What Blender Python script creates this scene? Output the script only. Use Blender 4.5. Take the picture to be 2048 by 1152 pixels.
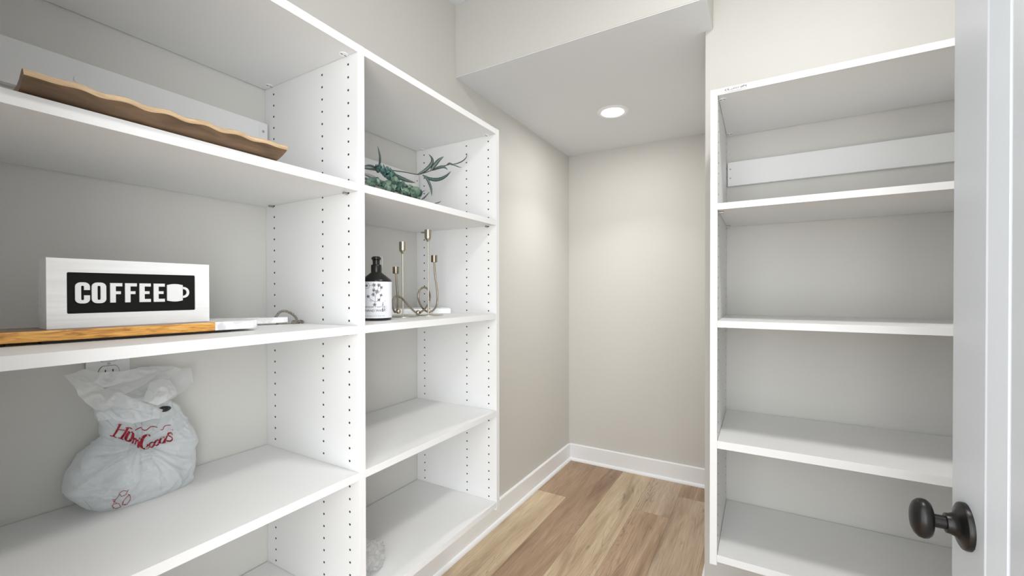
import bpy, bmesh, math, random
from mathutils import Vector, Matrix, noise
from mathutils.bvhtree import BVHTree
for o in list(bpy.data.objects): bpy.data.objects.remove(o)
SC = bpy.context.scene; COL = SC.collection
R = random.Random(7)

# ------------------------------------------------------------------ camera
FPX, YAW, PITCH, ROLL, CY = 853.858, 0.528405, -0.0067226, -0.00138, 589.018
CAM = Vector((1.25344, 0.0, 1.262515))
_c, _s, _cp, _sp = math.cos(YAW), math.sin(YAW), math.cos(PITCH), math.sin(PITCH)
FWD = Vector((-_s*_cp, _c*_cp, _sp)); _r = Vector((_c, _s, 0)); _u = _r.cross(FWD)
_cr, _sr = math.cos(ROLL), math.sin(ROLL)
RGT = _cr*_r + _sr*_u; UPV = -_sr*_r + _cr*_u
cam = bpy.data.objects.new('camera', bpy.data.cameras.new('camera')); COL.objects.link(cam)
cam.data.sensor_width = 36; cam.data.lens = FPX/2048*36; cam.data.shift_y = (CY-576)/2048
cam.data.clip_start = 0.02
M = Matrix((RGT, UPV, -FWD)).transposed().to_4x4(); M.translation = CAM; cam.matrix_world = M
SC.camera = cam
def ray(u, v): return (FWD + RGT*((u-1024)/FPX) - UPV*((v-CY)/FPX))
def P(u, v, ax, val):
    d = ray(u, v); i = 'XYZ'.index(ax); return CAM + d*((val-CAM[i])/d[i])

# ------------------------------------------------------------------ light
SC.view_settings.view_transform = 'Standard'; SC.view_settings.look = 'None'
SC.view_settings.gamma = 1; SC.view_settings.use_curve_mapping = False
SC.view_settings.exposure = 0.12
W = bpy.data.worlds.new('world'); SC.world = W; W.use_nodes = True
W.node_tree.nodes['Background'].inputs[0].default_value = (0.92, 0.96, 1.0, 1)
W.node_tree.nodes['Background'].inputs[1].default_value = 3.3
def area(name, loc, size, power, color, rot=(0, 0, 0), shape='DISK', sy=None):
    l = bpy.data.lights.new(name, 'AREA'); l.shape = shape; l.size = size; l.energy = power; l.color = color
    if sy: l.size_y = sy
    o = bpy.data.objects.new(name, l); COL.objects.link(o); o.location = loc; o.rotation_euler = rot; return o
area('pantry_ceiling_light', (1.50, 0.88, 2.60), 0.26, 13.5, (1, 0.98, 0.96))
area('alcove_downlight', (0.527, 2.374, 2.262), 0.11, 4.4, (1, 0.985, 0.97))
area('alcove_downlight_beam', (0.527, 2.374, 2.261), 0.10, 3.0, (1, 0.99, 0.98)).data.spread = math.radians(105)
area('hall_fill', (1.50, -0.62, 1.15), 0.9, 19.0, (0.96, 0.98, 1.0), (math.radians(94), 0, math.radians(50)), 'RECTANGLE', 1.5)  # added soft fill from the doorway side, lifts bay walls and shelf undersides

# ------------------------------------------------------------------ helpers
def tag(o, label=None, cat=None, group=None, kind=None):
    if label: o['label'] = label
    if cat: o['category'] = cat
    if group: o['group'] = group
    if kind: o['kind'] = kind
    return o
ORG = {}
def thing(name, loc, label=None, cat=None, group=None, rotz=0, kind=None, local=False):
    o = bpy.data.objects.new(name, None); COL.objects.link(o); o.location = loc; o.rotation_euler = (0, 0, rotz)
    o.empty_display_size = 0.05
    ORG[o.name] = Vector((0, 0, 0)) if local else Vector(loc)
    return tag(o, label, cat, group, kind)
def link(name, me, mat, parent=None, smooth=False):
    """me in world coordinates (or in the parent's frame for local parents); origin moves to its box centre"""
    vs = me.vertices
    lo = [min(v.co[i] for v in vs) for i in range(3)]; hi = [max(v.co[i] for v in vs) for i in range(3)]
    c = Vector([(lo[i]+hi[i])/2 for i in range(3)])
    me.transform(Matrix.Translation(-c))
    o = bpy.data.objects.new(name, me); COL.objects.link(o)
    if parent is not None:
        o.parent = parent; o.location = c - ORG[parent.name]; ORG[o.name] = c
    else: o.location = c; ORG[o.name] = c
    for m in (mat if isinstance(mat, (list, tuple)) else [mat]): me.materials.append(m)
    if smooth:
        for p in me.polygons: p.use_smooth = True
    return o
def mesh(name, vs, fs, mat, parent=None, smooth=False):
    me = bpy.data.meshes.new(name); me.from_pydata([tuple(v) for v in vs], [], fs); me.validate(); me.update()
    return link(name, me, mat, parent, smooth)
def bmobj(name, bm, mat, parent=None, smooth=False):
    bmesh.ops.recalc_face_normals(bm, faces=bm.faces)
    me = bpy.data.meshes.new(name); bm.to_mesh(me); bm.free(); return link(name, me, mat, parent, smooth)
def addbox(bm, x0, x1, y0, y1, z0, z1, bev=0):
    r = bmesh.ops.create_cube(bm, size=1)
    for v in r['verts']:
        v.co = Vector(((x0+x1)/2+v.co.x*(x1-x0), (y0+y1)/2+v.co.y*(y1-y0), (z0+z1)/2+v.co.z*(z1-z0)))
    if bev:
        es = {e for v in r['verts'] for e in v.link_edges}
        bmesh.ops.bevel(bm, geom=list(es), offset=bev, segments=2, affect='EDGES', profile=0.5)
def box(name, x0, x1, y0, y1, z0, z1, mat, parent=None, bev=0.0):
    bm = bmesh.new(); addbox(bm, x0, x1, y0, y1, z0, z1, bev); return bmobj(name, bm, mat, parent)
def lathe(prof, c, seg=32, axis='Z', sx=1, sy=1):
    """prof: (radius, height) list; returns verts, faces around axis through c"""
    vs, fs = [], []
    for r, h in prof:
        for k in range(seg):
            a = 2*math.pi*k/seg; p = (r*math.cos(a)*sx, r*math.sin(a)*sy, h)
            if axis == 'X': p = (h, p[0], p[1])
            elif axis == 'Y': p = (p[0], h, p[1])
            vs.append(Vector(c)+Vector(p))
    n = len(prof)
    for i in range(n-1):
        for k in range(seg):
            k2 = (k+1) % seg; fs.append((i*seg+k, i*seg+k2, (i+1)*seg+k2, (i+1)*seg+k))
    fs.append(tuple(range(seg-1, -1, -1))); fs.append(tuple((n-1)*seg+k for k in range(seg)))
    return vs, fs
def lathe_obj(name, prof, c, mat, parent=None, seg=32, axis='Z', smooth=True, sx=1, sy=1):
    vs, fs = lathe(prof, c, seg, axis, sx, sy)
    bm = bmesh.new(); bv = [bm.verts.new(v) for v in vs]
    for f in fs: bm.faces.new([bv[i] for i in f])
    o = bmobj(name, bm, mat, parent, smooth)
    if smooth: sharp(o)
    return o
def sharp(o, deg=38):
    me = o.data; bm = bmesh.new(); bm.from_mesh(me)
    for e in bm.edges:
        if len(e.link_faces) == 2 and e.calc_face_angle(0) > math.radians(deg): e.smooth = False
    bm.to_mesh(me); bm.free()
def catmull(pts, n=8):
    pts = [Vector(p) for p in pts]; q = [pts[0]*2-pts[1]]+pts+[pts[-1]*2-pts[-2]]; out = []
    for i in range(1, len(q)-2):
        a, b, c, d = q[i-1:i+3]
        for k in range(n):
            t = k/n; out.append(0.5*((2*b)+(-a+c)*t+(2*a-5*b+4*c-d)*t*t+(-a+3*b-3*c+d)*t**3))
    out.append(q[-2]); return out
def tube_geo(path, rad, seg=10):
    vs, fs = [], []; n = len(path); nrm = None
    for i, p in enumerate(path):
        t = (path[min(i+1, n-1)]-path[max(i-1, 0)]).normalized()
        if nrm is None: nrm = t.orthogonal().normalized()
        nrm = (nrm - t*nrm.dot(t)).normalized(); b = t.cross(nrm)
        r = rad(i/(n-1)) if callable(rad) else rad
        for k in range(seg):
            a = 2*math.pi*k/seg; vs.append(p+(nrm*math.cos(a)+b*math.sin(a))*r)
    for i in range(n-1):
        for k in range(seg):
            k2 = (k+1) % seg; fs.append((i*seg+k, i*seg+k2, (i+1)*seg+k2, (i+1)*seg+k))
    fs.append(tuple(range(seg-1, -1, -1))); fs.append(tuple((n-1)*seg+k for k in range(seg)))
    return vs, fs
def tube(name, path, rad, mat, parent=None, seg=10):
    vs, fs = tube_geo(path, rad, seg); o = mesh(name, vs, fs, mat, parent, True); sharp(o, 60); return o
def prism(bm, poly, z0, z1, f=None):
    """extruded polygon; f maps (x,y,z)->Vector"""
    f = f or (lambda x, y, z: Vector((x, y, z)))
    a = [bm.verts.new(f(x, y, z0)) for x, y in poly]; b = [bm.verts.new(f(x, y, z1)) for x, y in poly]
    bm.faces.new(a[::-1]); bm.faces.new(b); n = len(poly)
    for i in range(n): bm.faces.new((a[i], a[(i+1) % n], b[(i+1) % n], b[i]))

# ------------------------------------------------------------------ materials
def NM(name):
    m = bpy.data.materials.new(name); m.use_nodes = True; nt = m.node_tree
    return m, nt, nt.nodes['Principled BSDF']
def nd(nt, t, **k):
    n = nt.nodes.new(t)
    for a, b in k.items():
        if a.startswith('i_'): n.inputs[int(a[2:]) if a[2:].isdigit() else a[2:]].default_value = b
        else: setattr(n, a, b)
    return n
def lk(nt, a, b): nt.links.new(a, b)
def setc(b, c, rough=0.5, metal=0.0, spec=0.5):
    b.inputs['Base Color'].default_value = (*c, 1); b.inputs['Roughness'].default_value = rough
    b.inputs['Metallic'].default_value = metal; b.inputs['Specular IOR Level'].default_value = spec
def ramp(nt, stops):
    r = nt.nodes.new('ShaderNodeValToRGB'); e = r.color_ramp.elements
    while len(e) < len(stops): e.new(0.5)
    for i, (p, c) in enumerate(stops): e[i].position = p; e[i].color = (*c, 1)
    return r
def plain(name, c, rough=0.5, metal=0, spec=0.5, bump=0.0, scale=200, var=0.0, vscale=4):
    m, nt, b = NM(name); setc(b, c, rough, metal, spec)
    tc = nd(nt, 'ShaderNodeTexCoord')
    if bump:
        n = nd(nt, 'ShaderNodeTexNoise'); n.inputs['Scale'].default_value = scale; n.inputs['Detail'].default_value = 3
        lk(nt, tc.outputs['Object'], n.inputs['Vector'])
        bp = nd(nt, 'ShaderNodeBump'); bp.inputs['Strength'].default_value = bump; bp.inputs['Distance'].default_value = 0.001
        lk(nt, n.outputs[0], bp.inputs['Height']); lk(nt, bp.outputs[0], b.inputs['Normal'])
    if var:
        n = nd(nt, 'ShaderNodeTexNoise'); n.inputs['Scale'].default_value = vscale; n.inputs['Detail'].default_value = 4
        lk(nt, tc.outputs['Object'], n.inputs['Vector'])
        r = ramp(nt, [(0.3, tuple(x*(1-var) for x in c)), (0.7, tuple(min(1, x*(1+var)) for x in c))])
        lk(nt, n.outputs[0], r.inputs[0]); lk(nt, r.outputs[0], b.inputs['Base Color'])
    return m
WALL = plain('wall_paint', (0.645, 0.632, 0.595), 0.75, spec=0.3, bump=0.25, scale=260)
WALLR = WALL
CEIL = plain('ceiling_paint', (0.78, 0.80, 0.825), 0.85, spec=0.2, bump=0.6, scale=160)
TRIM = plain('trim_paint', (0.89, 0.90, 0.91), 0.35, bump=0.05, scale=60)
MEL = plain('white_melamine', (0.80, 0.80, 0.79), 0.42, spec=0.4, bump=0.12, scale=420)
EDGE = plain('white_edge_band', (0.78, 0.78, 0.775), 0.35)
DOORP = plain('door_paint', (0.66, 0.69, 0.72), 0.32, bump=0.25, scale=120)
HOLE = plain('peg_hole_dark', (0.03, 0.03, 0.03), 0.9)
DARK = plain('dark_bronze', (0.022, 0.021, 0.020), 0.33, metal=0.6, bump=0.05)
METAL = plain('nickel_pin', (0.45, 0.42, 0.38), 0.35, metal=1)
PLAST = plain('white_plastic', (0.80, 0.80, 0.79), 0.35)
PLASTG = plain('grey_line', (0.10, 0.10, 0.10), 0.6)
BLACKP = plain('black_plastic', (0.012, 0.012, 0.012), 0.25)
BRASS = plain('brushed_champagne_brass', (0.56, 0.51, 0.41), 0.30, metal=1, bump=0.1, scale=300)
BRASSD = plain('aged_brass_wire', (0.34, 0.29, 0.22), 0.33, metal=1)
RED = plain('red_print', (0.33, 0.008, 0.025), 0.45)
GREYP = plain('grey_print', (0.16, 0.16, 0.18), 0.5)
PAPER = plain('label_paper', (0.82, 0.83, 0.86), 0.55)
INK = plain('label_ink', (0.03, 0.03, 0.035), 0.6)
RUB = plain('black_rubber', (0.015, 0.015, 0.015), 0.8)
ROPE = plain('jute_rope', (0.20, 0.18, 0.15), 0.9, bump=1.0, scale=700, var=0.35, vscale=300)

def plank_mat():
    m, nt, b = NM('oak_vinyl_plank'); b.inputs['Roughness'].default_value = 0.42; b.inputs['Specular IOR Level'].default_value = 0.35
    tc = nd(nt, 'ShaderNodeTexCoord'); oi = nd(nt, 'ShaderNodeObjectInfo')
    off = nd(nt, 'ShaderNodeVectorMath', operation='SCALE'); off.inputs['Scale'].default_value = 37.0
    cmb = nd(nt, 'ShaderNodeCombineXYZ'); lk(nt, oi.outputs['Random'], cmb.inputs[0]); lk(nt, oi.outputs['Random'], cmb.inputs[1]); lk(nt, cmb.outputs[0], off.inputs[0])
    add = nd(nt, 'ShaderNodeVectorMath', operation='ADD'); lk(nt, tc.outputs['Object'], add.inputs[0]); lk(nt, off.outputs[0], add.inputs[1])
    def mp(s, src=None):
        q = nd(nt, 'ShaderNodeMapping'); q.inputs['Scale'].default_value = s; lk(nt, (src or add).outputs[0], q.inputs[0]); return q
    def nz(s, sc, det=5, dis=0.0):
        n = nd(nt, 'ShaderNodeTexNoise'); n.inputs['Scale'].default_value = sc; n.inputs['Detail'].default_value = det; n.inputs['Distortion'].default_value = dis
        lk(nt, mp(s).outputs[0], n.inputs['Vector']); return n
    broad = nz((8, 0.8, 1), 1.6, 4, 0.9)
    fine = nz((90, 3.2, 1), 2.2, 6, 0.3)
    # cathedral figure: noise level lines, strongly stretched along the plank
    fld = nz((8.5, 1.1, 1), 1.0, 1.5, 0.9)
    ml = nd(nt, 'ShaderNodeMath', operation='MULTIPLY'); ml.inputs[1].default_value = 26; lk(nt, fld.outputs[0], ml.inputs[0])
    fr = nd(nt, 'ShaderNodeMath', operation='PINGPONG'); fr.inputs[1].default_value = 0.5; lk(nt, ml.outputs[0], fr.inputs[0])
    cr = ramp(nt, [(0.0, (0.62, 0.62, 0.62)), (0.16, (1, 1, 1))]); lk(nt, fr.outputs[0], cr.inputs[0])
    msk = nz((5, 0.8, 1), 1.3, 2); mr = ramp(nt, [(0.52, (0, 0, 0)), (0.64, (1, 1, 1))]); lk(nt, msk.outputs[0], mr.inputs[0])
    br = ramp(nt, [(0.30, (0.66, 0.62, 0.58)), (0.47, (0.95, 0.93, 0.91)), (0.60, (1.06, 1.07, 1.08)), (0.72, (1.24, 1.24, 1.22))]); lk(nt, broad.outputs[0], br.inputs[0])
    fr2 = ramp(nt, [(0.3, (0.80, 0.79, 0.78)), (0.62, (1.06, 1.06, 1.06))]); lk(nt, fine.outputs[0], fr2.inputs[0])
    def mul(a, bb, fac=1.0, facsock=None):
        x = nd(nt, 'ShaderNodeMix', data_type='RGBA', blend_type='MULTIPLY'); x.inputs[0].default_value = fac
        if facsock: lk(nt, facsock, x.inputs[0])
        lk(nt, a, x.inputs[6]); lk(nt, bb, x.inputs[7]); return x.outputs[2]
    c = mul(oi.outputs['Color'], br.outputs[0]); c = mul(c, fr2.outputs[0]); c = mul(c, cr.outputs[0], 0.6, mr.outputs[0])
    # knots
    kn = nd(nt, 'ShaderNodeTexVoronoi'); kn.inputs['Scale'].default_value = 1.0; lk(nt, mp((7.5, 3.0, 1)).outputs[0], kn.inputs['Vector'])
    kr = ramp(nt, [(0.0, (0.45, 0.38, 0.32)), (0.09, (1, 1, 1))]); lk(nt, kn.outputs['Distance'], kr.inputs[0])
    c = mul(c, kr.outputs[0], 0.7)
    lk(nt, c, b.inputs['Base Color'])
    bp = nd(nt, 'ShaderNodeBump'); bp.inputs['Strength'].default_value = 0.15; bp.inputs['Distance'].default_value = 0.001
    lk(nt, fine.outputs[0], bp.inputs['Height']); lk(nt, bp.outputs[0], b.inputs['Normal'])
    return m
PLANK = plank_mat()
def wood(name, c1, c2, rough, stretch=(60, 4, 60), c3=None):
    m, nt, b = NM(name); b.inputs['Roughness'].default_value = rough
    tc = nd(nt, 'ShaderNodeTexCoord'); mp = nd(nt, 'ShaderNodeMapping'); mp.inputs['Scale'].default_value = stretch; lk(nt, tc.outputs['Object'], mp.inputs[0])
    n = nd(nt, 'ShaderNodeTexNoise'); n.inputs['Scale'].default_value = 2.0; n.inputs['Detail'].default_value = 6; n.inputs['Distortion'].default_value = 0.7
    lk(nt, mp.outputs[0], n.inputs['Vector'])
    r = ramp(nt, [(0.3, c1), (0.7, c2)] if c3 is None else [(0.28, c1), (0.5, c2), (0.75, c3)]); lk(nt, n.outputs[0], r.inputs[0]); lk(nt, r.outputs[0], b.inputs['Base Color'])
    bp = nd(nt, 'ShaderNodeBump'); bp.inputs['Strength'].default_value = 0.2; bp.inputs['Distance'].default_value = 0.001
    lk(nt, n.outputs[0], bp.inputs['Height']); lk(nt, bp.outputs[0], b.inputs['Normal'])
    return m
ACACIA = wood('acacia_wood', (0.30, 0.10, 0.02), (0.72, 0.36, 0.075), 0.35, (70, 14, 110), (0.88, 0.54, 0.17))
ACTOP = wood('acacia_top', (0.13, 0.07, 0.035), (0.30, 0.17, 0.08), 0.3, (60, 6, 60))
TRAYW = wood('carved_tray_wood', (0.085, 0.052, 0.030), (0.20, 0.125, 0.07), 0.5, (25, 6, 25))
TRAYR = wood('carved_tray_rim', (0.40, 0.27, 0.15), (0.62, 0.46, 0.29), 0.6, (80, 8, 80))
WASH = wood('whitewashed_wood', (0.80, 0.795, 0.785), (0.88, 0.88, 0.87), 0.6, (60, 3, 60))
SIGNB = plain('sign_black', (0.010, 0.010, 0.009), 0.85, spec=0.2)
def marble():
    m, nt, b = NM('white_marble'); b.inputs['Roughness'].default_value = 0.25
    tc = nd(nt, 'ShaderNodeTexCoord'); n = nd(nt, 'ShaderNodeTexNoise'); n.inputs['Scale'].default_value = 18; n.inputs['Detail'].default_value = 8; n.inputs['Distortion'].default_value = 1.6
    lk(nt, tc.outputs['Object'], n.inputs['Vector']); r = ramp(nt, [(0.38, (0.66, 0.66, 0.67)), (0.5, (0.88, 0.88, 0.87)), (1, (0.92, 0.92, 0.91))])
    lk(nt, n.outputs[0], r.inputs[0]); lk(nt, r.outputs[0], b.inputs['Base Color']); return m
MARB = marble()
def film(name, c, trans, rough=0.35):
    m, nt, b = NM(name); setc(b, c, rough)
    out = nt.nodes['Material Output']; tr = nd(nt, 'ShaderNodeBsdfTransparent'); tl = nd(nt, 'ShaderNodeBsdfTranslucent')
    tl.inputs[0].default_value = (*c, 1)
    m1 = nd(nt, 'ShaderNodeMixShader'); m1.inputs[0].default_value = 0.38; lk(nt, b.outputs[0], m1.inputs[1]); lk(nt, tl.outputs[0], m1.inputs[2])
    m2 = nd(nt, 'ShaderNodeMixShader'); m2.inputs[0].default_value = trans; lk(nt, m1.outputs[0], m2.inputs[1]); lk(nt, tr.outputs[0], m2.inputs[2])
    lk(nt, m2.outputs[0], out.inputs[0])
    tc = nd(nt, 'ShaderNodeTexCoord'); n = nd(nt, 'ShaderNodeTexNoise'); n.inputs['Scale'].default_value = 45; n.inputs['Detail'].default_value = 4; n.inputs['Distortion'].default_value = 1.2
    lk(nt, tc.outputs['Object'], n.inputs['Vector']); bp = nd(nt, 'ShaderNodeBump'); bp.inputs['Strength'].default_value = 0.5; bp.inputs['Distance'].default_value = 0.004
    lk(nt, n.outputs[0], bp.inputs['Height']); lk(nt, bp.outputs[0], b.inputs['Normal'])
    return m
BAGF = film('carrier_bag_film', (0.91, 0.94, 0.95), 0.24)
FLAPF = film('thin_bag_film', (0.94, 0.95, 0.94), 0.17)
CLEARF = film('clear_bag_film', (0.86, 0.86, 0.85), 0.5)
def leafm(name, c1, c2):
    m, nt, b = NM(name); b.inputs['Roughness'].default_value = 0.55
    oi = nd(nt, 'ShaderNodeObjectInfo'); r = ramp(nt, [(0, c1), (1, c2)]); lk(nt, oi.outputs['Random'], r.inputs[0]); lk(nt, r.outputs[0], b.inputs['Base Color']); return m
LEAFL = leafm('willow_leaf', (0.055, 0.095, 0.085), (0.11, 0.15, 0.13))
LEAFR = leafm('round_leaf', (0.018, 0.055, 0.042), (0.15, 0.23, 0.16))
LEAFB = leafm('blue_green_leaf', (0.018, 0.065, 0.06), (0.09, 0.18, 0.155))
STEM = plain('stem', (0.06, 0.07, 0.05), 0.7)
DRY = leafm('dry_grey_leaf', (0.20, 0.19, 0.18), (0.36, 0.35, 0.34))

# ------------------------------------------------------------------ the room
YB, ZS, ZC = 3.0002, 2.2769, 2.6161        # alcove back wall, soffit, ceiling
YBH, XBE, YW, XW, XR, YE = 1.6189, 1.0906, 1.8269, 1.0626, 2.75, 0.084
T = 0.1
def struct(o): o['kind'] = 'structure'; return o
struct(box('wall_left', -T, 0, -0.02, YB+T, 0, ZC, WALL))
struct(box('wall_back', 0, XW+T, YB, YB+T, 0, ZC, WALL))
# the wall behind the right unit; its end is the alcove corner
struct(box('wall_right_back', XW, XR, YW, YW+T, 0, ZC, WALL, bev=0.002))
struct(box('wall_alcove_right', XW, XW+T, YW+T, YB, 0, ZC, WALL))
struct(box('wall_right', XR, XR+T, -0.02, YW+T, 0, ZC, WALL))
bm = bmesh.new(); DX0, DX1, DH = 0.70, 1.55, 2.35
addbox(bm, 0, DX0, YE-0.12, YE, 0, ZC); addbox(bm, DX1+0.02, XR, YE-0.12, YE, 0, ZC); addbox(bm, DX0, DX1+0.02, YE-0.12, YE, DH, ZC)
struct(bmobj('wall_front', bm, WALL))
bm = bmesh.new(); addbox(bm, -T, XR+T, YE-0.12, YBH, ZC, ZC+T); addbox(bm, XBE, XR+T, YBH, YW+T, ZC, ZC+T)
addbox(bm, -T, XBE, YBH, YB+T, ZC, ZC+T)
struct(bmobj('ceiling', bm, CEIL))
struct(box('wall_bulkhead', 0, XBE, YBH, YW, ZS+0.003, ZC, WALL, bev=0.0015))
bm = bmesh.new(); addbox(bm, 0, XBE-0.002, YBH+0.002, YW, ZS, ZS+0.003); addbox(bm, 0, XW, YW, YB, ZS, ZS+0.02)
struct(bmobj('ceiling_alcove', bm, CEIL))

# floor: sub-floor with separate planks
fl = struct(box('floor', -T, XR+T, -2.6, YB+T, -0.06, -0.0085, plain('subfloor', (0.10, 0.08, 0.06), 0.9)))
PW = 0.1980
DARKB, MIDB, LITE, PINK, OLV = (0.385, 0.265, 0.175), (0.45, 0.32, 0.215), (0.56, 0.44, 0.30), (0.49, 0.375, 0.275), (0.28, 0.21, 0.12)
rows = {0: ([2.425, 1.2], [DARKB, LITE, MIDB]), 1: ([1.05], [DARKB, LITE]), 2: ([1.45, 0.2], [LITE, LITE, DARKB]),
        3: ([2.487, 1.27], [PINK, MIDB, LITE]), 4: ([2.78, 1.56], [DARKB, PINK, DARKB]), 5: ([2.0, 0.8], [MIDB, OLV, LITE])}
def plank(x0, x1, y0, y1, col, k):
    g = 0.0003
    o = box('plank', x0+g, x1-g, y0+g, y1-g, -0.0085, 0.0, PLANK, fl, bev=0.0005)
    o.color = (*col, 1); return o
x = 0.0225 - PW; ri = -1
while x < XR:
    x0, x1 = max(x, 0.0), min(x+PW, XR)
    cuts, cols = rows.get(ri, (None, None))
    if cuts is None:
        s = R.uniform(0, 1.2); cuts = []; y = YB - s
        while y > -2.4: cuts.append(y); y -= 1.22
        cols = [R.choice((DARKB, MIDB, LITE, PINK)) for _ in range(len(cuts)+1)]
    else:
        y = cuts[-1]-1.22; cuts = list(cuts); cols = list(cols)
        while y > -2.4: cuts.append(y); cols.append(R.choice((DARKB, MIDB, LITE))); y -= 1.22
    top = YB
    if x1-x0 > 0.01:
        for q, cc in enumerate(cuts+[-2.6]):
            if top-cc > 0.01: plank(x0, x1, cc, top, cols[q], 0)
            top = cc
    x += PW; ri += 1

# baseboards with a quarter-round shoe
BH = 0.1195
def baseboard(name, pts, parent=None):
    """pts: two floor points (x,y) and the inward normal"""
    (ax, ay), (bx, by), (nx, ny) = pts
    prof = [(0, 0), (0.014, 0), (0.014, BH-0.006), (0.012, BH-0.002), (0.008, BH), (0, BH)]
    bm = bmesh.new(); a = [bm.verts.new((ax+nx*d, ay+ny*d, z)) for d, z in prof]; b = [bm.verts.new((bx+nx*d, by+ny*d, z)) for d, z in prof]
    n = len(prof); bm.faces.new(a); bm.faces.new(b[::-1])
    for i in range(n): bm.faces.new((a[i], b[i], b[(i+1) % n], a[(i+1) % n]))
    o = struct(bmobj(name, bm, TRIM)); return o
def shoe(name, pts):
    (ax, ay), (bx, by), (nx, ny) = pts
    prof = [(0.014, 0), (0.028, 0)]+[(0.014+0.014*math.cos(t), 0.019*math.sin(t)) for t in [math.radians(d) for d in (20, 40, 60, 75, 90)]]
    bm = bmesh.new(); a = [bm.verts.new((ax+nx*d, ay+ny*d, z)) for d, z in prof]; b = [bm.verts.new((bx+nx*d, by+ny*d, z)) for d, z in prof]
    n = len(prof); bm.faces.new(a); bm.faces.new(b[::-1])
    for i in range(n): bm.faces.new((a[i], b[i], b[(i+1) % n], a[(i+1) % n]))
    return struct(bmobj(name, bm, TRIM, smooth=False))
e = 0.0002
runs = [('left', ((0, YE), (0, YB), (1, 0))), ('back', ((0.0, YB), (XW, YB), (0, -1))), ('alcove_right', ((XW, YW), (XW, YB), (-1, 0))),
        ('right_back', ((XW-0.014, YW), (XR, YW), (0, -1))), ('right', ((XR, YE), (XR, YW), (-1, 0)))]
for k, (nme, p) in enumerate(runs):
    baseboard('baseboard_'+nme, p); shoe('trim_%d' % (k+1), p)

# ------------------------------------------------------------------ shelving units
TH = 0.0196; DU = 0.3964; YM = 0.7177; YR = 1.351; ZT = 1.8714; ZB = 0.4405
Z0 = 1.8299; XROW = (0.0427, 0.2600, 0.3619)
def peg_holes(parent, fix, rowpos, zlist, axis, sign):
    """small dark bores on a panel face; axis 'Y': rows spread over X, face plane y=fix"""
    bm = bmesh.new()
    for rp in rowpos:
        for z in zlist:
            n = 8; rr = 0.0030
            ring = []
            for k in range(n):
                a = 2*math.pi*k/n; c, s_ = rr*math.cos(a), rr*math.sin(a)
                ring.append((rp+c, z+s_))
            for d0, d1 in ((0.0, 0.00025*sign),):
                if axis == 'Y':
                    prism(bm, ring, 0, 1, lambda x, y, q: Vector((x, fix+(d0 if q == 0 else d1), y)))
                else:
                    prism(bm, ring, 0, 1, lambda x, y, q: Vector((fix+(d0 if q == 0 else d1), x, y)))
    return tag(bmobj('peg_holes', bm, HOLE, parent), kind='stuff')
def shelf_front(sh, x0, x1, y0, y1, z0, z1):
    box('edge_band', x0, x1, y0, y1, z0, z1, EDGE, sh, bev=0.0006)
def cam_fitting(parent, x, y, z, ax, big):
    """underside shelf connector: shallow disc with a slot (top) or a metal pin (lower shelves)"""
    bm = bmesh.new()
    if big:
        ring = [(x+0.0105*math.cos(a), y+0.0105*math.sin(a)) for a in [2*math.pi*k/20 for k in range(20)]]
        prism(bm, ring, z-0.0016, z); o = bmobj('connector', bm, TRIM, parent)
        bm = bmesh.new(); dx, dy = (0.0012, 0.0030) if ax == 'Y' else (0.0030, 0.0012)
        ox_, oy_ = (0, 0.0052) if ax == 'Y' else (0.0052, 0); [addbox(bm, x-dx+ox_*q, x+dx+ox_*q, y-dy+oy_*q, y+dy+oy_*q, z-0.0021, z-0.0015) for q in (-1, 1)]; o2 = bmobj('connector_slot', bm, PLASTG, parent)
    else:
        if ax == 'Y': vs, fs = lathe([(0.0028, -0.006), (0.0028, 0.007)], (x, y, z-0.003), 12, 'Y')
        else: vs, fs = lathe([(0.0028, -0.006), (0.0028, 0.007)], (x, y, z-0.003), 12, 'X')
        mesh('shelf_pin', vs, fs, METAL, parent)
YL0 = -0.0
YLL = YE+0.0008
unitL = thing('shelving_unit', (0, YLL, ZB), 'tall white two-bay melamine shelving unit with peg holes on the left wall', 'shelving')
def vpanel(unit, y0, zt, faces):
    p = box('side_panel', 0.001, DU, y0, y0+TH, ZB, zt, MEL, unit, bev=0.0006)
    box('edge_band', DU, DU+0.0008, y0, y0+TH, ZB, zt, EDGE, p)
    zl = [Z0-0.032*n for n in range(0, 43)]
    skip = []
    for f in faces:
        peg_holes(p, y0 if f < 0 else y0+TH, XROW, zl, 'Y', f)
    return p
vpanel(unitL, YLL, ZT, (1,)); vpanel(unitL, YM, ZT, (-1, 1)); vpanel(unitL, YR, ZT, (-1,))
ZSH = [(1.8518, ZT, True), (1.5108, 1.5304, False), (1.1590, 1.1785, False), (0.7960, 0.8155, False), (0.4520, 0.4718, True)]
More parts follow.
